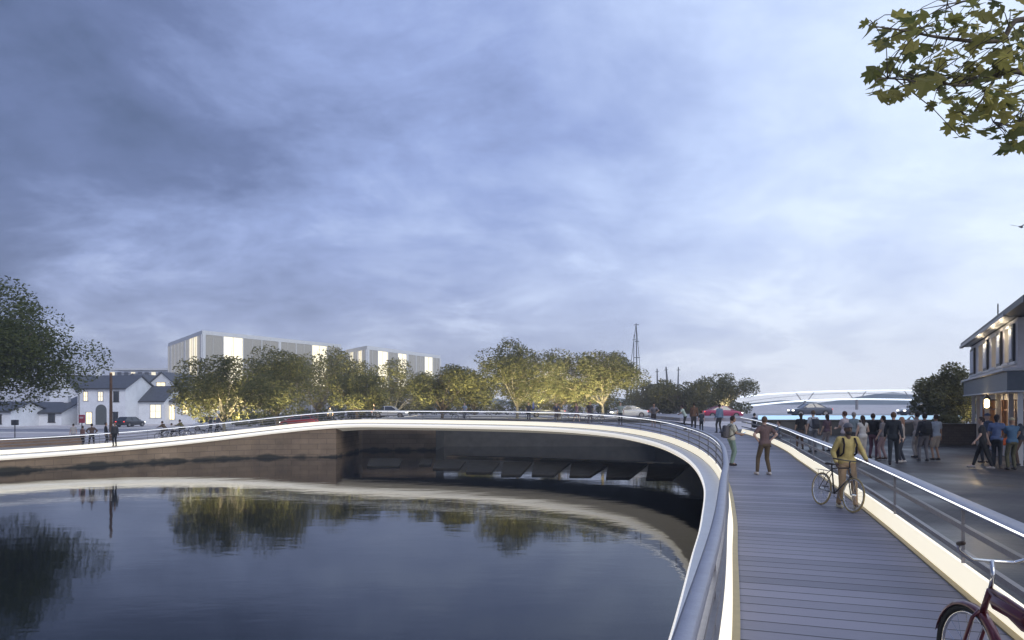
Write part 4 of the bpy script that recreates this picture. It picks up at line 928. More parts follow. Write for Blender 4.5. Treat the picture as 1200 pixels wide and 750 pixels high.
def bicycle(label, X, Y, heading, frame=(.03, .03, .03), style='city', fine=True, group=None, rack=True, tyre=None, rimc=None, lean=0, z=None):
    """heading: direction of travel in degrees counted from +X; front wheel at local +x"""
    t = thing('bicycle', label, 'bicycle', (X, Y, (H(X, Y) if z is None else z) + .014), R(heading), group); t.rotation_euler.x = R(lean)
    fm = mat('bike_paint_%d' % int(sum(frame) * 1000), frame, .3, .2, var=.05, coat=.6); ty = tyre or M_black; ri = rimc or M_chrome
    r = .345; wheel(t, .53, r - .018, .018 if style != 'cruiser' else .026, ty, ri, fine=fine); wheel(t, -.53, r - .018, .018 if style != 'cruiser' else .026, ty, ri, fine=fine)
    for o in t.children: o.location.z = .018
    bb = (-.08, 0, .30); st = (-.24, 0, .80); ht = (.34, 0, .86); hb = (.40, 0, .68); fa = (.53, 0, r); ra = (-.53, 0, r)
    b = MB()
    if style == 'cruiser':
        b.tube([st, (-.05, 0, .80), (.18, 0, .84), ht], .018); b.tube([ht, (.20, 0, .77), (0, 0, .70), (-.22, 0, .70)], .020); b.tube([hb, (.22, 0, .55), (.05, 0, .34), bb], .020)
    else:
        b.tube([st, ht], .015); b.tube([hb, bb], .018)
    b.tube([bb, st, (-.255, 0, .88)], .016); b.tube([ht, hb], .021)
    for s in (-1, 1): b.tube([bb, (-.2, s * .05, .32), (-.53, s * .06, r)], .010); b.tube([(-.235, 0, .77), (-.3, s * .05, .7), (-.53, s * .06, r)], .009)
    b.build('frame', fm, t, smooth=True)
    b = MB()
    for s in (-1, 1): b.tube([(.40, s * .02, .70), (.42, s * .055, .64), (.50, s * .055, .42), (.53, s * .055, r)], .012)
    b.build('fork', fm if style == 'cruiser' else M_dframe, t, smooth=True)
    b = MB()
    b.tube([(.34, 0, .86), (.32, 0, .96), (.345, 0, 1.06 if style == 'cruiser' else 1.0)], .014)
    hbm = [(.12, -.34, 1.20), (.20, -.325, 1.18), (.27, -.27, 1.13), (.33, -.14, 1.06), (.35, -.06, 1.055), (.35, .06, 1.055), (.33, .14, 1.06), (.27, .27, 1.13), (.20, .325, 1.18), (.12, .34, 1.20)] if style == 'cruiser' else [(.24, -.30, 1.02), (.32, -.24, 1.01), (.35, -.08, 1.0), (.35, .08, 1.0), (.32, .24, 1.01), (.24, .30, 1.02)]
    b.tube(hbm, .0115, 8); hd = b.build('handlebar', M_chrome if style == 'cruiser' else M_dframe, t, smooth=True)
    for s in (0, -1):
        a = Vector(hbm[s]); c = Vector(hbm[1 if s == 0 else -2]); b = MB(); b.cap(a, a.lerp(c, .85), .0155, .0155, n=8, q=3); b.build('grip', mat('grip', (.05, .03, .02), .6), hd, smooth=True)
    b = MB(); b.add([(-.40, -.09, .90), (-.40, .09, .90), (-.30, .085, .915), (-.12, .02, .90), (-.12, -.02, .90), (-.30, -.085, .915), (-.38, -.07, .86), (-.38, .07, .86), (-.14, .015, .875), (-.14, -.015, .875)],
        [(0, 1, 2, 5), (5, 2, 3, 4), (0, 6, 7, 1), (1, 7, 8, 3, 2), (4, 9, 6, 0, 5), (3, 8, 9, 4), (6, 9, 8, 7)]); b.build('saddle', mat('saddle', (.03, .02, .015), .5), t, bevel=.012)
    b = MB(); b.tube([(bb[0] + .09 * math.cos(2 * math.pi * k / 16), .05, bb[2] + .09 * math.sin(2 * math.pi * k / 16)) for k in range(16)], .006, 4, closed=True)
    b.tube([bb, (bb[0], .06, bb[2])], .014); b.tube([(bb[0], .07, bb[2]), (bb[0] + .12, .08, bb[2] - .12)], .009); b.tube([(bb[0], -.07, bb[2]), (bb[0] - .12, -.08, bb[2] + .12)], .009)
    b.tube([(bb[0], .05, bb[2] + .088), (ra[0], .05, ra[2] + .03)], .004, 4); b.tube([(bb[0], .05, bb[2] - .088), (ra[0], .05, ra[2] - .03)], .004, 4); b.tube([(bb[0], -.08, bb[2]), (bb[0], .08, bb[2])], .01)
    cr = b.build('crankset', M_steel, t)
    for s, dx, dz in ((1, .12, -.12), (-1, -.12, .12)): b = MB(); b.box((bb[0] + dx, s * .13, bb[2] + dz), (.09, .09, .02)); b.build('pedal', M_dframe, cr)
    if style == 'cruiser' or rack:
        if style == 'cruiser':
            for cx, a0, a1 in ((.53, 10, 175), (-.53, 0, 175)):
                b = MB(); rr = r + .022; pts = [(cx + rr * math.cos(R(a0 + (a1 - a0) * k / 16)), r + rr * math.sin(R(a0 + (a1 - a0) * k / 16))) for k in range(17)]; vs = []
                for px_, pz_ in pts:
                    f_ = .93; ix, iz = cx + (px_ - cx) * f_, r + (pz_ - r) * f_; vs += [(ix, -.036, iz), (px_, -.022, pz_), (px_, .022, pz_), (ix, .036, iz)]
                b.add(vs, [(4 * i + k, 4 * i + k + 1, 4 * i + k + 5, 4 * i + k + 4) for i in range(16) for k in range(3)]); b.build('mudguard', fm, t, smooth=True, solid=.003)
            b = MB(); b.add([(.30, s * y_, z_) for s in (-1, 1) for y_, z_ in ((.012, .84), (.035, .79), (.012, .74))] + [(-.02, s * y_, z_) for s in (-1, 1) for y_, z_ in ((.012, .815), (.04, .76), (.012, .715))],
                [(0, 1, 7, 6), (1, 2, 8, 7), (3, 9, 10, 4), (4, 10, 11, 5), (0, 6, 9, 3), (2, 5, 11, 8), (0, 3, 4, 5, 2, 1), (6, 7, 8, 11, 10, 9)]); b.build('tank', fm, t, bevel=.015, smooth=True)
        else:
            b = MB(); 
            for s in (-.06, 0, .06): b.tube([(-.28, s, .74), (-.72, s, .74)], .006, 5)
            b.tube([(-.72, -.06, .74), (-.72, .06, .74)], .006, 5)
            for s in (-1, 1): b.tube([(-.62, s * .06, .74), (-.53, s * .065, r)], .005, 5)
            b.build('rack', M_steel, t)
    return t

# ---------------------------------------------------------------- cars
def car(label, X, Y, heading, paint, style='saloon', z=None, lights=True, group='cars on the road beyond the bridge'):
    t = thing('car', label, 'car', (X, Y, (H(X, Y) if z is None else z) - .02), R(heading), group)
    hb = style == 'hatch'; van = style == 'van'
    # stations from tail (-2.15) to nose (2.15): x, belt z, half width
    st = [(-2.15, .62, .70), (-2.08, .88, .80), (-1.7, .95, .86), (-1.0, .96, .88), (0, .95, .89), (.9, .93, .88), (1.35, .88, .87), (1.9, .76, .82), (2.12, .62, .72), (2.18, .5, .66)]
    if hb: st[1] = (-2.1, .95, .80); st[2] = (-1.8, 1.0, .86)
    if van: st = [(-2.2, .8, .8), (-2.15, 1.05, .86), (-1.7, 1.08, .9), (-1, 1.08, .9), (0, 1.08, .9), (1.1, 1.05, .9), (1.5, 1.0, .88), (1.95, .86, .84), (2.15, .65, .76), (2.2, .55, .7)]
    b = MB(); vs = []; n = 8
    for x, zb, w in st:
        vs += [(x, -w * .9, .24), (x, -w, .42), (x, -w * 1.0, zb - .12), (x, -w * .90, zb), (x, w * .90, zb), (x, w, zb - .12), (x, w, .42), (x, w * .9, .24)]
    K = len(st); b.add(vs, [(i * n + k, i * n + (k + 1) % n, (i + 1) * n + (k + 1) % n, (i + 1) * n + k) for i in range(K - 1) for k in range(n)] + [tuple(range(n))[::-1], tuple((K - 1) * n + k for k in range(n))])
    pm = mat('car_paint_%d' % int(paint[0] * 100 + paint[1] * 1000 + paint[2] * 7000), paint, .28, .15, coat=.8)
    b.build('body', pm, t, smooth=True, bevel=.02)
    rf = {'saloon': (-1.15, -.55, .35, 1.05, 1.42), 'hatch': (-1.95, -1.45, .30, 1.05, 1.46), 'van': (-2.1, -1.95, .75, 1.40, 1.85)}[style]
    zb = .93 if not van else 1.05; x0, x1, x2, x3, zr = rf; x0 = x0 - .35 if style == 'saloon' else x0
    g = MB(); g.add([(x0, -.78, zb), (x1, -.62, zr - .04), (x2, -.62, zr - .04), (x3, -.76, zb), (x0, .78, zb), (x1, .62, zr - .04), (x2, .62, zr - .04), (x3, .76, zb)],
        [(0, 1, 2, 3), (7, 6, 5, 4), (0, 4, 5, 1), (1, 5, 6, 2), (2, 6, 7, 3)]); g.build('window', mat('car_glass', (.03, .035, .045), .1, spec=.8), t)
    r = MB(); r.add([(x1 - .05, -.63, zr - .05), (x1 - .05, .63, zr - .05), (x2 + .05, .63, zr - .05), (x2 + .05, -.63, zr - .05), (x1 + .1, -.5, zr), (x1 + .1, .5, zr), (x2 - .1, .5, zr), (x2 - .1, -.5, zr)],
        [(0, 1, 2, 3), (7, 6, 5, 4), (0, 4, 5, 1), (1, 5, 6, 2), (2, 6, 7, 3), (3, 7, 4, 0)])
    for s in (-1, 1):
        for xa, xb in ((x0, x1), (x3, x2), ((x0 + x3) / 2 - .1, (x1 + x2) / 2)): r.tube([(xa, s * .79, zb), (xb, s * .635, zr - .04)], .035, 5)
    r.build('roof', pm, t)
    for cx in (-1.32, 1.34):
        for s in (-1, 1):
            b = MB(); b.tube([(cx, s * .70, .33), (cx, s * .905, .33)], .33, 18); w = b.build('wheel', M_black, t); b = MB(); b.tube([(cx, s * .85, .33), (cx, s * .918, .33)], .20, 12); b.build('rim', M_steel, w)
    for s in (-1, 1):
        b = MB(); b.box((2.06, s * .62, .64), (.16, .26, .12)); b.build('headlight', mat('headlight', (.9, .9, .85), .2, emit=3 if lights else 0, ecol=(1, .96, .85)), t, bevel=.02)
        b = MB(); b.box((-2.10, s * .66, .78), (.10, .2, .12)); b.build('taillight', mat('taillight', (.5, .02, .02), .3, emit=1.5 if lights else 0, ecol=(1, .06, .05)), t, bevel=.02)
        b = MB(); b.box((.82, s * .95, .98), (.12, .16, .10)); b.build('mirror', pm, t, bevel=.02)
    return t
WHITE = (.62, .63, .66)
car('red hatchback parked under the trees to the left of the bend', at(350, 83), 83, 178, (.42, .02, .03), 'hatch')
car('white hatchback in front of the pale forked-trunk tree', at(457, 84), 84, 2, WHITE, 'hatch')
car('silver white saloon just right of the tall central tree', at(641, 83), 83, 181, WHITE)
car('white saloon on the road at the foot of the leaning lit tree', at(737, 81), 81, 181, WHITE)
car('crimson car passing behind the man in the blue denim jacket', at(846, 77), 77, 0, (.38, .03, .10))
car('dark grey saloon above the glowing blue rail, nose to the left', at(949, 74), 74, 180, (.06, .07, .10), z=.80)
car('dark car half hidden by the bushy tree, above the blue rail', at(1079, 72), 72, 180, (.06, .07, .10), z=.80)
car('black car parked beside the arched white house', at(153, 100), 100, 80, (.02, .02, .025), 'hatch')
car('pale van behind the slim pale tree trunk on the left promenade', at(248, 84), 84, 180, WHITE, 'van')

# ---------------------------------------------------------------- the people in the photograph
# three nearer people on the deck
pm = pp('young man in a cream shirt and pale green trousers looking at his phone', 857, 23.6, -82, pose='phone', shirt=(.55, .52, .40), legs=(.20, .27, .22), skin='tan', q=.012, shoes=(.04, .03, .03), h=1.72)
backpack('grey brown backpack of the young man looking at his phone', pm, (.12, .11, .11))
def phone():
    t, j = pm; M = Matrix.Translation(t.location) @ Matrix.Rotation(t.rotation_euler.z, 4, 'Z'); p = M @ ((j['wr'][0] + j['wr'][1]) / 2 + Vector((0, .13, .03)))
    r = thing('phone', 'dark phone held by the young man with the grey backpack', 'phone', p, t.rotation_euler.z)
    b = MB(); b.box((0, 0, 0), (.08, .15, .010), rx=R(25)); b.build('case', M_black, r, bevel=.003)
    b = MB(); b.box((0, -.002, .0065), (.070, .135, .002), rx=R(25)); b.build('screen', mat('phone_screen', (.2, .3, .4), .2, emit=.8, ecol=(.6, .8, 1)), r)
phone()
pp('person in a dark checked shirt and brown trousers standing hands on hips on the deck', 896, 20.5, 6, pose='hips', shirt=(.13, .085, .08), legs=(.105, .075, .045), skin='pale', hair=(.12, .075, .05), q=.012, shoes=(.5, .45, .42), h=1.76)
cy = person('bearded man in a yellow jumper and tan trousers walking his bicycle along the deck', 6.86, 14.0, 176, pose='push', shirt=(.46, .36, .14), legs=(.36, .25, .15), skin='dark', hair=(.05, .045, .045), hat=('beanie', (.12, .12, .14)), sleeves='long', q=.011, shoes=(.55, .5, .38), h=1.77, beard=True)
backpack('dark backpack worn by the man in the yellow jumper', cy, (.03, .022, .03))
gold = mat('tan_tyre', (.36, .27, .12), .6)
bicycle('dark framed bicycle with tan tyres walked by the man in the yellow jumper', 6.58, 13.9, -82, frame=(.03, .025, .02), tyre=gold, lean=-6)
bicycle('maroon cruiser bicycle with chrome swept handlebars in the bottom right corner', 3.215, 4.355, 88, frame=(.10, .012, .02), style='cruiser', lean=4, rack=False)

NEAR = dict(q=.016)
G2 = 'crowd standing on the dark plaza'
def crowd(label, px, Y, face, bag=None, **k):
    k.setdefault('q', .016); p = pp(label, px, Y, face, group=G2, **k)
    if bag: backpack(bag[0], p, bag[1])
    return p
crowd('woman in black with a long brown skirt alone behind the railing', 938, 31.5, -10, pose='relaxed', shirt=(.02, .02, .022), legs=(.10, .065, .05), hlen=.12, leg='long', h=1.68)
crowd('man in a pale shirt with a dark backpack, seen from behind', 953, 30.0, 4, pose='stand', shirt=(.42, .43, .45), legs=(.14, .15, .18), bag=('dark backpack on the back of the man in the pale shirt', (.05, .055, .07)), h=1.84, hair=(.10, .07, .05))
crowd('slim woman with dark hair and a plum top beside the backpacked man', 969, 30.4, 20, pose='relaxed', shirt=(.09, .06, .08), legs=(.25, .22, .22), hlen=.1, h=1.66)
crowd('man in a pink white shirt behind the cyclist', 990, 27.5, 30, pose='arms', shirt=(.48, .42, .44), legs=(.15, .14, .15), h=1.84, hair=(.08, .04, .03))
crowd('bald looking person in grey green top at the left of the crowd', 1000, 29.0, -60, pose='relaxed', shirt=(.28, .33, .34), legs=(.12, .12, .13), h=1.78, hair=(.25, .22, .2))
crowd('long haired girl in a white sleeveless top and pale shorts', 1011, 25.6, 10, pose='handbag', shirt=(.52, .50, .47), legs=(.50, .46, .42), leg='shorts', sleeves='none', hlen=.26, h=1.70, hair=(.045, .03, .022))
crowd('person in a black jacket and plum trousers turned to the right', 1023, 26.6, -50, pose='arms', shirt=(.025, .022, .025), legs=(.14, .06, .09), sleeves='long', h=1.76, hair=(.04, .02, .015))
crowd('dark haired woman in a patterned grey top and pink trousers', 1035, 26.2, 40, pose='relaxed', shirt=(.22, .20, .20), legs=(.32, .22, .22), hlen=.06, h=1.68, shoes=(.08, .05, .04))
crowd('tall man in a black suit seen from behind in the middle of the crowd', 1047, 23.8, -32, pose='walk', shirt=(.022, .026, .032), legs=(.022, .026, .032), sleeves='long', jacket=True, h=1.86, hair=(.10, .055, .03), shoes=(.01, .01, .01))
crowd('blonde woman in a cream blouse and dark leggings facing the man in the suit', 1057, 24.8, 60, pose='handbag', shirt=(.45, .38, .33), legs=(.05, .055, .07), hlen=.14, hair=(.35, .20, .13), h=1.66, shoes=(.6, .55, .5))
crowd('person in pale beige holding up a camera, left of the dark backpack', 1075, 27.0, 18, pose='camera', shirt=(.42, .36, .32), legs=(.42, .38, .34), sleeves='long', h=1.80)
crowd('man in grey with a large black backpack near the bushy tree', 1083, 25.4, -8, pose='relaxed', shirt=(.05, .05, .055), legs=(.16, .15, .16), sleeves='long', bag=('large black backpack on the man near the bushy tree', (.03, .03, .033)), h=1.78)
crowd('man in a blue grey shirt and beige shorts at the right end of the crowd', 1097, 25.8, 8, pose='stand', shirt=(.33, .37, .42), legs=(.42, .35, .28), leg='shorts', skin='tan', h=1.74, hair=(.05, .035, .03))
G3 = 'group of friends by the timber building'
def grp(label, px, Y, face, bag=None, **k):
    k.setdefault('q', .016); p = pp(label, px, Y, face, group=G3, **k)
    if bag: backpack(bag[0], p, bag[1])
    return p
grp('youth in a black and white tee, leftmost of the group by the lantern', 1152, 22.4, 55, pose='walk', shirt=(.03, .03, .035), legs=(.02, .02, .024), h=1.72, hair=(.02, .014, .012), shoes=(.3, .28, .27))
grp('person in a dark cap and navy top at the back of the group', 1157, 24.6, 20, pose='relaxed', shirt=(.05, .07, .12), legs=(.03, .03, .04), hat=('cap', (.07, .09, .13)), h=1.80)
pb = grp('dark haired person in a blue checked shirt holding an orange bag', 1168, 22.8, -40, pose='handbag', shirt=(.10, .14, .26), legs=(.025, .03, .04), hair=(.012, .01, .01), h=1.78, hlen=.03)
handbag('orange handbag held by the person in the blue checked shirt', pb, 1, (.45, .09, .03), .22)
grp('person in a blue tee with a fair sun hat and olive trousers', 1186, 22.0, -10, pose='arms', shirt=(.06, .12, .20), legs=(.09, .085, .05), hat=('cap', (.34, .30, .20)), h=1.70, skin='tan')
grp('person in a dark shirt and brown trousers at the right edge', 1196, 23.6, 50, pose='relaxed', shirt=(.05, .06, .08), legs=(.12, .08, .06), skin='tan', h=1.74)
pp('person crouched in dark clothes behind the railing near the phone user', 884, 42, -60, pose='sit', shirt=(.03, .035, .05), legs=(.02, .02, .03), h=1.7, hair=(.02, .02, .02))
pp('person in a grey top sitting behind the man with hands on hips', 913, 33, 80, pose='sit', shirt=(.22, .25, .30), legs=(.10, .11, .13), h=1.7)
# far side of the bridge
G4 = 'people strolling on the far side of the bridge'
def far(label, px, Y, face, **k): k.setdefault('q', .024); return pp(label, px, Y, face, group=G4, **k)
far('man in a blue denim jacket walking away at the mouth of the deck', 843, 43.0, 20, pose='relaxed', shirt=(.13, .19, .27), legs=(.04, .04, .045), sleeves='long', skin='tan', h=1.82)
far('man in a brown jacket with his arm round the group at the bend', 813, 44.2, -20, pose='relaxed', shirt=(.14, .08, .05), legs=(.07, .06, .055), sleeves='long', skin='tan', h=1.86)
far('person in a pale green tee leaning on the rail at the bend', 803, 46.0, 60, pose='lean', shirt=(.36, .42, .36), legs=(.03, .03, .035), h=1.72)
far('child in dark clothes beside the man in the brown jacket', 822, 43.6, -10, pose='stand', shirt=(.04, .05, .06), legs=(.02, .02, .025), h=1.35)
far('person in a grey hooded top and black shorts looking over the bend', 766, 49.5, 170, pose='lean', shirt=(.16, .15, .16), legs=(.04, .03, .03), leg='shorts', skin='tan', h=1.78)
far('person in a grey green tee and black trousers facing the water', 727, 52.5, 175, pose='stand', shirt=(.25, .29, .26), legs=(.02, .02, .02), h=1.76)
far('person in dark brown pushing a bicycle on the far deck', 691, 57.0, 200, pose='push', shirt=(.06, .05, .05), legs=(.10, .05, .05), skin='tan', h=1.84)
far('person with a pinkish top and red brown shorts on the far deck', 676, 60.0, 120, pose='walk', shirt=(.30, .18, .20), legs=(.16, .08, .06), leg='shorts', h=1.74)
far('cyclist in a dark jacket riding toward the camera on the far deck', 652, 59.5, 176, pose='cycle', shirt=(.06, .07, .11), legs=(.08, .05, .04), sleeves='long', h=1.76)
far('person in a dark jacket carrying a folded blue umbrella on the far deck', 619.5, 62, 190, pose='stand', shirt=(.05, .05, .05), legs=(.015, .015, .015), h=1.76)
def umbrella():
    Y = 61.8; x = at(625, Y); t = thing('umbrella', 'folded blue umbrella carried upright on the far deck', 'umbrella', (x, Y, H(x, Y) + .9))
    b = MB(); b.tube([(0, 0, 0), (0, 0, .25)], .012, 6); b.build('handle', M_dframe, t); b = MB(); b.tube([(0, 0, .25), (0, 0, .35), (0, 0, .75), (0, 0, 1.0)], [.03, .10, .08, .01], 8); b.build('canopy', cloth((.13, .16, .36)), t)
umbrella()
far('person in a pale blue top by a bicycle on the middle of the far deck', 545, 63, 150, pose='push', shirt=(.26, .30, .36), legs=(.02, .02, .02), h=1.76)
far('small dark figure passing the white hatchback', 439, 72, 100, pose='walk', shirt=(.03, .03, .035), legs=(.03, .03, .03), h=1.7)
far('small dark figure standing at the rail past the red hatchback', 387, 71, 20, pose='stand', shirt=(.03, .035, .05), legs=(.02, .02, .02), h=1.72)
far('person in dark grey walking a bicycle on the left bank, left of the pair', 247, 59.5, 90, pose='push', shirt=(.05, .06, .07), legs=(.015, .015, .02), h=1.76)
far('person in a pale cap with a bicycle on the left bank, right of the pair', 255, 60.5, 80, pose='push', shirt=(.10, .11, .13), legs=(.02, .02, .02), hat=('cap', (.5, .5, .5)), h=1.76)
far('rider with a brown rucksack, leftmost of the three cyclists on the left bank', 192.5, 57.4, 88, pose='cycle', shirt=(.10, .07, .04), legs=(.02, .02, .02), sleeves='long', h=1.74)
far('small rider in pale clothes between two darker cyclists', 203, 58.0, 88, pose='cycle', shirt=(.45, .43, .42), legs=(.03, .03, .03), h=1.5)
far('rider in olive clothes, rightmost of the three cyclists on the left bank', 213, 58.6, 88, pose='cycle', shirt=(.14, .12, .05), legs=(.02, .02, .02), sleeves='long', h=1.76)
G5 = 'walkers behind the railing at the far left'
for a in (('person in a brown top with red hair band, left of the four walkers', 96.5, 51.5, -20, 'relaxed', (.16, .09, .08), (.02, .02, .02), 1.66), ('person in a dark brown jacket second of the four walkers', 107.5, 51.8, 30, 'hips', (.09, .06, .05), (.025, .02, .02), 1.80),
          ('person in black leaning back just left of the wooden pole', 124, 54.5, -70, 'relaxed', (.03, .03, .035), (.03, .03, .035), 1.82), ('man in dark clothes just right of the wooden pole', 134.5, 51.0, 190, 'stand', (.05, .05, .055), (.02, .02, .022), 1.80)):
    pp(a[0], a[1], a[2], a[3], pose=a[4], shirt=a[5], legs=a[6], h=a[7], q=.024, group=G5, sleeves='long', skin='tan')
pp('pale clad person half hidden behind the four walkers at the left', 86, 56, 40, pose='stand', shirt=(.38, .36, .36), legs=(.3, .28, .28), q=.024, group=G5, h=1.7)
G6 = 'bicycles on the far promenade'
for a in (('bicycle pushed by the person in dark brown on the far deck', 697, 56.7, 10, (.03, .03, .03)), ('bicycle ridden by the cyclist in the dark jacket', 651, 59.3, -86, (.05, .05, .05)), ('bicycle beside the person in the pale blue top', 540, 62.6, 175, (.3, .3, .3)),
          ('bicycle leaning at the left of the group with red brown shorts', 669, 60.2, 0, (.4, .4, .4)),
          ('bicycle of the rider with the brown rucksack', 192.5, 57.4, 178, (.03, .03, .03)), ('small bicycle of the small rider in pale clothes', 203, 58.0, 178, (.03, .03, .03)), ('bicycle of the rider in olive clothes', 213, 58.6, 178, (.03, .03, .03)),
          ('bicycle standing alone to the right of the three cyclists', 226, 57.6, 172, (.03, .03, .03)), ('bicycle walked by the pair in front of the pale van', 251, 58.8, 178, (.03, .03, .03))):
    bicycle(a[0], at(a[1], a[2]), a[2], a[3], frame=a[4], fine=False, group=G6, rack=False)

# ---------------------------------------------------------------- near maple branches, upper right
def maple():
    rl = random.Random(5); t = thing('maple_tree', 'maple branch with large lobed leaves hanging into the upper right corner', 'tree', (7.6, 6.4, H(7.6, 6.4)))
    O = Vector(t.location); b = MB()
    b.tube([(0, 0, 0), (.05, 0, .4), (.1, .05, 2.5), (.0, 0, 4.6), (.1, 0, 7.2)], [.28, .19, .15, .12, .05], 12)
    def L_(px, py, Y): return Vector((at(px, Y), Y, EYE + (HZ - py) / F * Y)) - O
    segs = []; tw = []
    lim = [[(0, 0, 4.1), L_(1230, 95, 5.6), L_(1165, 92, 5.3), L_(1130, 100, 5.1), L_(1085, 95, 5.0), L_(1040, 92, 4.9)],
           [(0, 0, 4.5), L_(1240, 30, 5.5), L_(1170, 48, 5.4), L_(1110, 45, 5.2), L_(1060, 36, 5.1), L_(1018, 30, 5.0)],
           [(0, 0, 3.7), L_(1235, 155, 5.4), L_(1196, 150, 5.2), L_(1164, 143, 5.1)],
           [L_(1165, 92, 5.3), L_(1150, 118, 5.2), L_(1136, 140, 5.1)], [(0, 0, 4.8), L_(1230, -15, 5.8), L_(1150, -2, 5.5), L_(1110, 5, 5.3)]]
    for k, P in enumerate(lim):
        P = catmull([Vector(p) for p in P], 5); n = len(P); b.tube(P, [.028 * (1 - i / n) ** 1.5 + .004 if k not in (3,) else .007 for i in range(n)], 6); segs.append(P)
    # the visible clusters of leaves, each hanging from a twig of the nearest limb
    cl = [(1033, 30, 26, 5), (1065, 28, 26, 7), (1105, 22, 30, 9), (1140, 6, 34, 9), (1178, 14, 40, 12), (1030, 50, 20, 6), (1056, 52, 24, 9), (1100, 52, 34, 15), (1150, 45, 40, 20), (1190, 55, 40, 18),
          (1022, 100, 14, 6), (1040, 82, 24, 8), (1062, 92, 26, 12), (1092, 86, 30, 15), (1128, 92, 34, 18), (1168, 92, 40, 20), (1048, 112, 16, 7), (1095, 118, 16, 6), (1122, 126, 24, 12), (1150, 130, 22, 8), (1190, 118, 30, 14), (1135, 148, 14, 5), (1152, 158, 10, 2), (1192, 138, 20, 7), (1190, 172, 16, 10), (1194, 150, 18, 8), (1160, 110, 30, 10), (1080, 70, 26, 9), (1220, 60, 50, 22), (1225, 120, 40, 14)]
    allp = [p for P in segs for p in P]; V = []; Fc = []
    lobes = [(0, 1.0), (12, .80), (20, .86), (26, .52), (38, .66), (46, .90), (54, .74), (64, .78), (74, .40), (92, .50), (104, .66), (116, .48), (140, .34), (168, .30)]
    out = [(math.sin(R(a)) * r, math.cos(R(a)) * r) for a, r in lobes] ; out += [(-x, y) for x, y in out[::-1][:-1]]
    for px, py, sp, n in cl:
        for _ in range(n):
            Y = 5.2 + rl.gauss(0, .35); q = L_(px + rl.gauss(0, sp * .55), py + rl.gauss(0, sp * .42), Y); near = min(allp, key=lambda p: (p - q).length)
            if rl.random() < .5: b.tube([near, near.lerp(q, .6) + Vector((0, 0, .03)), q], [.005, .003, .002], 4)
            s = .055 + .055 * rl.random()
            nrm = Vector((rl.gauss(0, .45), -.55 + rl.gauss(0, .4), .55 + rl.gauss(0, .4))).normalized(); d = Vector((rl.gauss(0, .7), rl.gauss(0, .3), -.7 + rl.gauss(0, .4))); d = (d - nrm * d.dot(nrm)).normalized(); u = d.cross(nrm)
            o = len(V); V.append(tuple(q)); fold = .25 + .3 * rl.random(); curl = rl.uniform(-.2, .35)
            for x, y in out: V.append(tuple(q + u * x * s + d * y * s + nrm * s * (fold * abs(x) * .6 - curl * y * y * .6 - .1)))
            m = len(out); Fc += [(o, o + 1 + i, o + 1 + (i + 1) % m) for i in range(m)]
    b.build('trunk', M_bark, t, smooth=True)
    lb = MB(); lb.add(V, Fc); me = bpy.data.meshes.new('crown'); me.from_pydata(V, [], Fc); me.materials.append(L_maple); o = bpy.data.objects.new('crown', me); COL.objects.link(o); o.parent = t
maple()
def bird():
    Y = 60; p = Vector((at(1196, Y), Y, EYE + (HZ - 266) / F * Y)); b = MB(); b.cap((-.25, 0, 0), (.2, 0, .02), .04, .09); b.add([(-.1, 0, .03), (.12, 0, .03), (.0, -.7, .3), (-.12, -.75, .3)], [(0, 1, 2, 3)]); b.add([(-.1, 0, .03), (.12, 0, .03), (.0, .7, .34), (-.12, .75, .34)], [(0, 1, 2, 3)])
    o = b.build('bird', M_dframe, None, solid=.02); o.location = p; o.rotation_euler.z = .5; tag(o, 'tiny dark bird flying high at the right edge of the sky', 'bird')
bird()

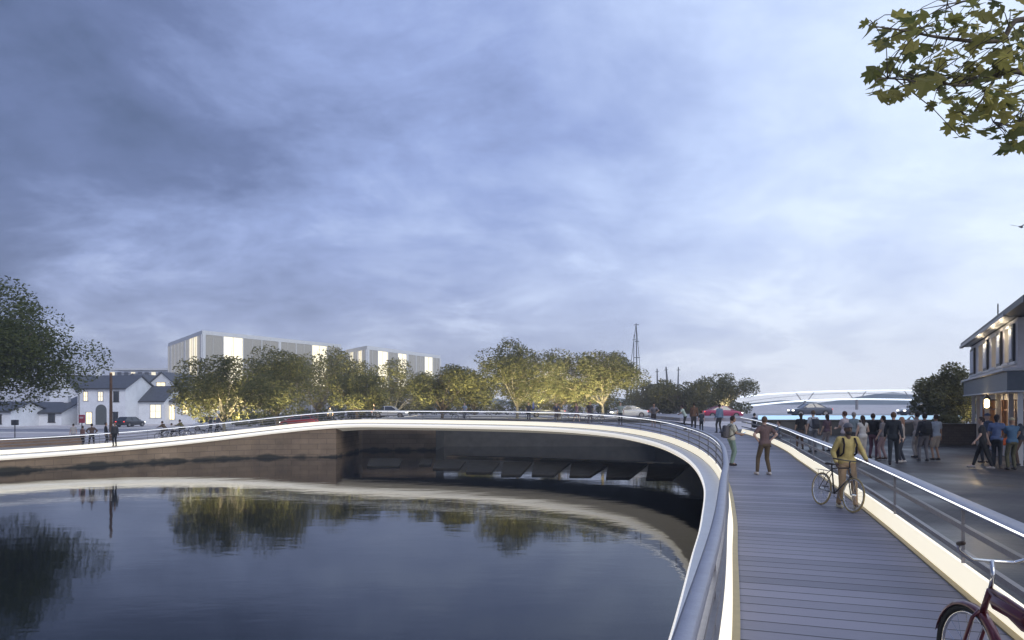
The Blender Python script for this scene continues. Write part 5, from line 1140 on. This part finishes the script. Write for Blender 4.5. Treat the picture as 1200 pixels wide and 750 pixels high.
# ---------------------------------------------------------------- evening haze
def haze():
    b = MB(); b.box((0, 700, 40), (3000, 2600, 100)); 
    vs = [(-300, -70, -6), (300, -70, -6), (300, 420, -6), (-300, 420, -6), (-300, -70, 38), (300, -70, 38), (300, 420, 38), (-300, 420, 38)]
    b = MB(); b.add(vs, [(0, 3, 2, 1), (4, 5, 6, 7), (0, 1, 5, 4), (1, 2, 6, 5), (2, 3, 7, 6), (3, 0, 4, 7)])
    m = bpy.data.materials.new('haze'); m.use_nodes = True; nt = m.node_tree; nt.nodes.clear()
    v = nt.nodes.new('ShaderNodeVolumePrincipled'); v.inputs['Density'].default_value = HAZE; v.inputs['Color'].default_value = (.86, .90, 1, 1); v.inputs['Anisotropy'].default_value = .3
    o_ = nt.nodes.new('ShaderNodeOutputMaterial'); nt.links.new(v.outputs[0], o_.inputs['Volume'])
    o = b.build('haze', m); tag(o, kind='stuff')
HAZE = 0.0010
haze()

# ---------------------------------------------------------------- low dark slabs and pale strip added in place of water reflections
def slabs():
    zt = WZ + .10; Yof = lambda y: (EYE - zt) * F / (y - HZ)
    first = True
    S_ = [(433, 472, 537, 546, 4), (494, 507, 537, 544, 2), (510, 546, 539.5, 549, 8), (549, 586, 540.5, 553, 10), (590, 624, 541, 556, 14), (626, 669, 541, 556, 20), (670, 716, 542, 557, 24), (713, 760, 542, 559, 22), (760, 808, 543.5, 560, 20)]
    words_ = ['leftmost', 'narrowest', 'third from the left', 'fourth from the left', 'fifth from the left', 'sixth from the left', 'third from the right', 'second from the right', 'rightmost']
    M = mat('reflection_dark', (.03, .027, .022), .9, var=.4, scale=1.2, bump=.4, spec=.1)
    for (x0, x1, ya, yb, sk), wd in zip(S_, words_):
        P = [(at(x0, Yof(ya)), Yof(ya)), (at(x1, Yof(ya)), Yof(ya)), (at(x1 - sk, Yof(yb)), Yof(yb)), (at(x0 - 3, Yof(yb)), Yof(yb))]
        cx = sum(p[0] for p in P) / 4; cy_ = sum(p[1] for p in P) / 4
        b = MB(); b.prism([(x - cx, y - cy_) for x, y in P], WZ - .6, zt); o = b.build('reflection_slab', M, bevel=.03); o.location = (cx, cy_, 0)
        tag(o, 'dark slab added in place of a reflection, %s of the row' % wd, 'reflection slab', 'row of slabs added as dark reflections')
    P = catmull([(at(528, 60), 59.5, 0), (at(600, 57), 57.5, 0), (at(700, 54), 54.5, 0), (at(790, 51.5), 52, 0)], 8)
    b = MB(); n = normals(P, 1); sweep(b, P, n, [(-.8, WZ - .3), (-.7, WZ + .12), (.7, WZ + .12), (.8, WZ - .3)]); tag(b.build('reflection_strip', M_quay), 'thin pale strip added in place of a light reflection under the far deck', 'reflection_strip')
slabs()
